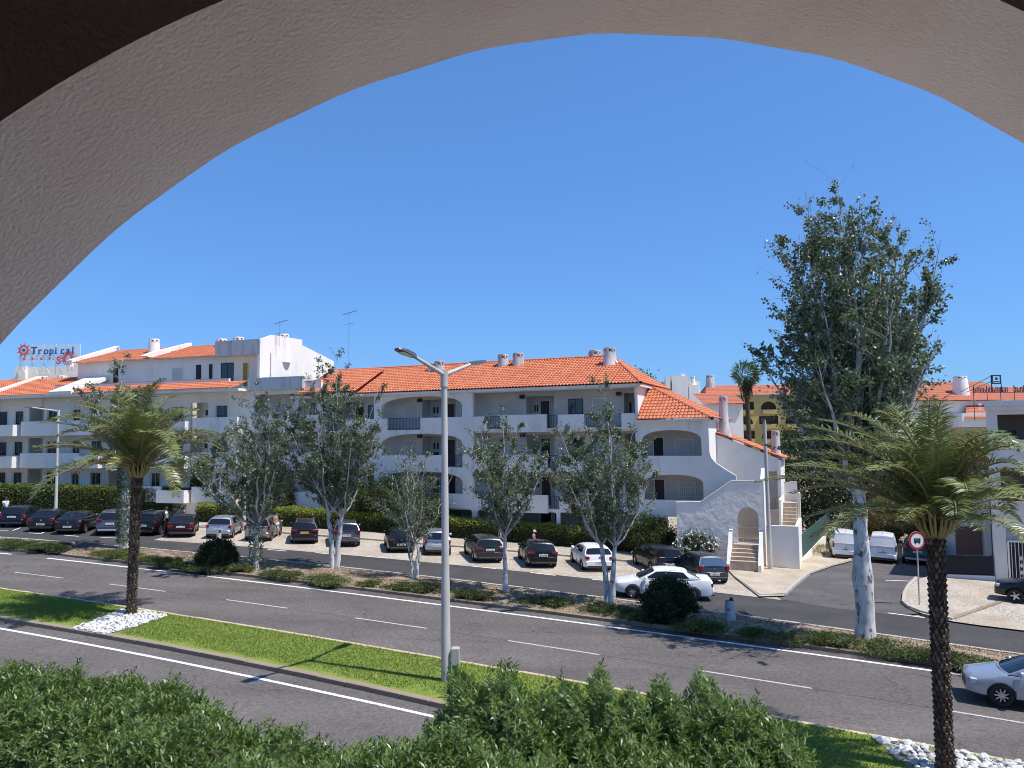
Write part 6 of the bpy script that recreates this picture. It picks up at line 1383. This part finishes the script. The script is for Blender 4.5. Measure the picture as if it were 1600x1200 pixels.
# people
SKIN = mat('skin', (.45,.27,.19), .6)
def skin_obj(name, verts, edges, radii, m, parent, sub=1, loc=None):
    me = bpy.data.meshes.new(name); me.from_pydata(verts, edges, []); me.materials.append(m); o = link(name, me, parent, loc)
    md = o.modifiers.new('skin', 'SKIN'); md.use_smooth_shade = True
    for v, r_ in zip(me.skin_vertices[0].data, radii): v.radius = r_ if isinstance(r_, tuple) else (r_, r_)
    me.skin_vertices[0].data[0].use_root = True
    sb = o.modifiers.new('sub', 'SUBSURF'); sb.levels = sub; sb.render_levels = sub
    return o
def person(label, base, H, rz, shirt, trousers, hair, bare=False, cap=None, stride=.18, group='people walking along the pavement', lean=0.0, bag=None, shorts=True, skirt=False):
    k = H/1.75; o = empty('person', base, rz, label, 'person', group)
    def S(x, y, z): return (x*k, y*k, z*k)
    J = dict(p=(0,0,.93), w=(lean*.4,0,1.10), c=(lean*.9,0,1.32), n=(lean*1.2,0,1.47), h0=(lean*1.3+.01,0,1.56), h1=(lean*1.4+.02,0,1.68), ls=(lean*.95,.18,1.40), le=(-.04+lean,.24,1.13), lw=(.10+lean,.24,.92), lh=(.14+lean,.235,.84),
             rs=(lean*.95,-.18,1.40), re=(.0+lean,-.24,1.13), rw=(.14+lean,-.22,.94), rh=(.18+lean,-.215,.86), lp=(0,.09,.90), lk=(stride*.6,.10,.50), la=(stride*.55,.10,.09), lt=(stride*.55+.15,.11,.035), rp=(0,-.09,.90), rk=(-stride*.1,-.10,.50), ra=(-stride,-.10,.11), rt=(-stride+.13,-.11,.035))
    names = list(J); ix = {n_: i for i, n_ in enumerate(names)}; rad = dict(p=.12,w=.115,c=(.15,.11),n=.055,h0=.085,h1=.095,ls=.065,le=.045,lw=.034,lh=.042,rs=.065,re=.045,rw=.034,rh=.042,lp=.09,lk=.06,la=.042,lt=.035,rp=.09,rk=.06,ra=.042,rt=.035)
    ed = 'p-w w-c c-n n-h0 h0-h1 c-ls ls-le le-lw lw-lh c-rs rs-re re-rw rw-rh p-lp lp-lk lk-la la-lt p-rp rp-rk rk-ra ra-rt'.split()
    skin_obj('body', [S(*J[n_]) for n_ in names], [(ix[a], ix[b]) for a, b in (e.split('-') for e in ed)], [tuple(q*k for q in rad[n_]) if isinstance(rad[n_], tuple) else rad[n_]*k for n_ in names], SKIN, o)
    def sub(nm, keys, edges, extra, m):
        iy = {n_: i for i, n_ in enumerate(keys)}
        rr_ = []
        for n_ in keys: q = rad[n_]; rr_.append(tuple((z+extra)*k for z in q) if isinstance(q, tuple) else (q+extra)*k)
        skin_obj(nm, [S(*J[n_]) for n_ in keys], [(iy[a], iy[b]) for a, b in (e.split('-') for e in edges.split())], rr_, m, o)
    J['lm'] = tuple((a+b)/2 for a, b in zip(J['ls'], J['le'])); J['rm'] = tuple((a+b)/2 for a, b in zip(J['rs'], J['re'])); rad['lm'] = rad['rm'] = .055
    if not bare: sub('shirt', ['p','w','c','ls','lm','rs','rm'], 'p-w w-c c-ls ls-lm c-rs rs-rm', .022, shirt)
    sub('trousers', ['p','lp','lk','la','rp','rk','ra'] if not shorts else ['p','lp','lk','rp','rk'], 'p-lp lp-lk lk-la p-rp rp-rk rk-ra' if not shorts else 'p-lp lp-lk p-rp rp-rk', .024, trousers)
    hm = MB(); hx, hz = (lean*1.4+.005)*k, 1.665*k
    for j in range(6):
        a = math.pi/2*j/5
        for i in range(12):
            b = 2*math.pi*i/12; back = 1.08 if math.cos(b) < 0 else 1.0; hm.v.append((hx+.112*k*math.cos(a)*math.cos(b)*back, .105*k*math.cos(a)*math.sin(b), hz + .135*k*math.sin(a) - (.07*k if math.cos(b) < -.2 and j == 0 else 0))); hm.r.append(.5)
    for j in range(5):
        for i in range(12): hm.f.append((j*12+i, j*12+(i+1)%12, (j+1)*12+(i+1)%12, (j+1)*12+i)); hm.m.append(0)
    hm.build('cap' if cap else 'hair', cap or hair, o, smooth=60)
    if cap: hm = MB(); hm.box(hx+.08*k, hx+.2*k, -.07*k, .07*k, hz+.0*k, hz+.02*k); hm.build('cap_peak', cap, o)
    f = MB(); f.lathe([(.001,-.012),(.012,0),(.001,.012)], 6, (hx+.095*k,.035*k,hz-.01*k), 'x'); f.lathe([(.001,-.012),(.012,0),(.001,.012)], 6, (hx+.095*k,-.035*k,hz-.01*k), 'x'); f.build('eyes', DARK, o)
    f = MB(); f.tube([(hx+.09*k,0,hz-.005*k),(hx+.118*k,0,hz-.045*k)], [.01,.016], 6); f.build('nose', SKIN, o)
    if bag: b_ = MB(); b_.bbox(-.28*k+lean*k, -.12*k+lean*k, -.15*k, .15*k, 1.05*k, 1.42*k, .05); b_.build('backpack', bag, o, smooth=50)
    return o
WSH = mat('white_cloth', (.78,.78,.80), .8); BLC = mat('black_cloth', (.015,.015,.02), .8); PNK = mat('pink_cloth', (.65,.20,.24), .8); PATT = mat('patterned_cloth', (.6,.58,.52), .8, c2=(.05,.05,.05), scale=14, mixw=(.49,.53)); HAIR = mat('dark_hair', (.02,.013,.01), .6); JEAN = mat('dark_trousers', (.03,.035,.05), .8); LGT = mat('light_shorts', (.5,.5,.5), .8)
def onp(px, py, Y): q = P(px, py, Y); q.z = gz(q.x) + .1; return q
person('person in a white t-shirt at the left edge behind the navy hatchback', onp(9,800,58.5), 1.76, R(165), WSH, JEAN, HAIR)
person('person in a long white shirt and black trousers walking between the parked cars', onp(260,800,54.3), 1.78, R(-160), WSH, BLC, HAIR, shorts=False)
person('person in black clothes with a dark backpack behind the maroon saloon', onp(286,800,55.5), 1.70, R(20), BLC, BLC, HAIR, bag=BLC, shorts=False, lean=.05)
person('bare chested person in light shorts next to the beige people carrier', onp(431,820,53.6), 1.75, R(-20), WSH, LGT, HAIR, bare=True)
person('dark haired person in a patterned top walking behind the dark brown estate', onp(781,845,49.6), 1.72, R(10), PATT, PATT, HAIR, shorts=False)
person('person in a pink top and white cap behind the glossy black hatchback', onp(833,850,50.0), 1.42, R(-15), PNK, LGT, HAIR, cap=WSH, lean=.08)
# balcony arch round the camera (the place the picture is taken from)
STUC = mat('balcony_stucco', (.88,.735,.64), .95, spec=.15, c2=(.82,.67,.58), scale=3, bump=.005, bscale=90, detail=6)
t_ = STUC.node_tree
bal = empty('balcony', (0, 0, CAM_H), math.atan(.16), 'rough plaster arch of the balcony framing the whole view', 'balcony')
q_ = math.sqrt(1+.16*.16); yo, yi = 2.0/q_, 1.54/q_          # distances of the outer and inner wall faces along the wall normal
co, ci = .538 + 2.0*.16/q_*1, .538 - .0727 + 1.54*.16/q_; Rr, cz = 2.209, -1.088
def arch(c, n=150): 
    pts = [(c-Rr, -1.3)] + [(c + Rr*math.cos(math.pi - math.pi*k/n), cz + Rr*math.sin(math.pi*k/n)) for k in range(n+1)] + [(c+Rr, -1.3)]
    return pts
ao, ai = arch(co), arch(ci); rg = random.Random(8); nP = len(ao)
mb = MB(); x0, x1, zt, zl = -4.2, 5.2, 1.55, -1.3
def wobble(i): return .0022*math.sin(i*.83)+.003*math.sin(i*.29+1)
ao = [(x, z+wobble(i)) for i,(x,z) in enumerate(ao)]
for y, A in ((yo, ao), (yi, ai)):
    for (a, b) in zip(A, A[1:]): mb.add([(a[0],y,a[1]),(b[0],y,b[1]),(b[0],y,zt),(a[0],y,zt)], [(0,1,2,3)]) if abs(a[0]-b[0]) > 1e-6 else None
    mb.add([(x0,y,zl),(A[0][0],y,zl),(A[0][0],y,zt),(x0,y,zt)], [(0,1,2,3)]); mb.add([(A[-1][0],y,zl),(x1,y,zl),(x1,y,zt),(A[-1][0],y,zt)], [(0,1,2,3)])
# soffit with rounded outer edge
ns = 6
for s in range(ns):
    f0, f1 = s/ns, (s+1)/ns
    for i in range(nP-1):
        q = []
        for (k, f) in ((i,f0),(i+1,f0),(i+1,f1),(i,f1)): q.append((ai[k][0]+(ao[k][0]-ai[k][0])*f, yi+(yo-yi)*f, ai[k][1]+(ao[k][1]-ai[k][1])*f))
        mb.add(q, [(0,1,2,3)])
import bmesh as _bm
me = mb.mesh('arch_wall', STUC); b_ = _bm.new(); b_.from_mesh(me); _bm.ops.remove_doubles(b_, verts=b_.verts, dist=.0008); b_.to_mesh(me); b_.free()
me.polygons.foreach_set('use_smooth', [True]*len(me.polygons)); me.set_sharp_from_angle(angle=R(40)); link('arch_wall', me, bal)
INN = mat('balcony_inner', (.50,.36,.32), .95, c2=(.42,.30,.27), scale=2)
boxpart(bal, 'parapet', STUC, (x0,x1,yi,yo,-2.7,-1.31))
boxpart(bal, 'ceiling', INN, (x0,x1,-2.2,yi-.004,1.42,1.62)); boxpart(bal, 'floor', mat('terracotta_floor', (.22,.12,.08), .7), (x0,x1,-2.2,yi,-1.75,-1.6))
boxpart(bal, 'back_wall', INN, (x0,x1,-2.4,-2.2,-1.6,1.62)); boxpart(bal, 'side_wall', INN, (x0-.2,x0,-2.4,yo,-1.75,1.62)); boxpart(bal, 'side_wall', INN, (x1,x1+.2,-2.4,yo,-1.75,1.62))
boxpart(bal, 'roof', STUC, (x0-.2,x1+.2,-2.4,yo,1.63,1.9)); boxpart(bal, 'added_bounce_slab', mat('bounce_slab_render', (.66,.62,.57), .9, c2=(.6,.56,.5), scale=1), (x0-8,x1+8,yo+.002,yo+2.9,-3.15,-2.95)); boxpart(bal, 'lower_wall', STUC, (x0-8,x1+8,yi,yo,-7.9,-3.32), (x0-.2,x1+.2,yi,yo,-3.318,-2.702))  # unseen pale slab below the arch, added to bounce sunlight onto the soffit
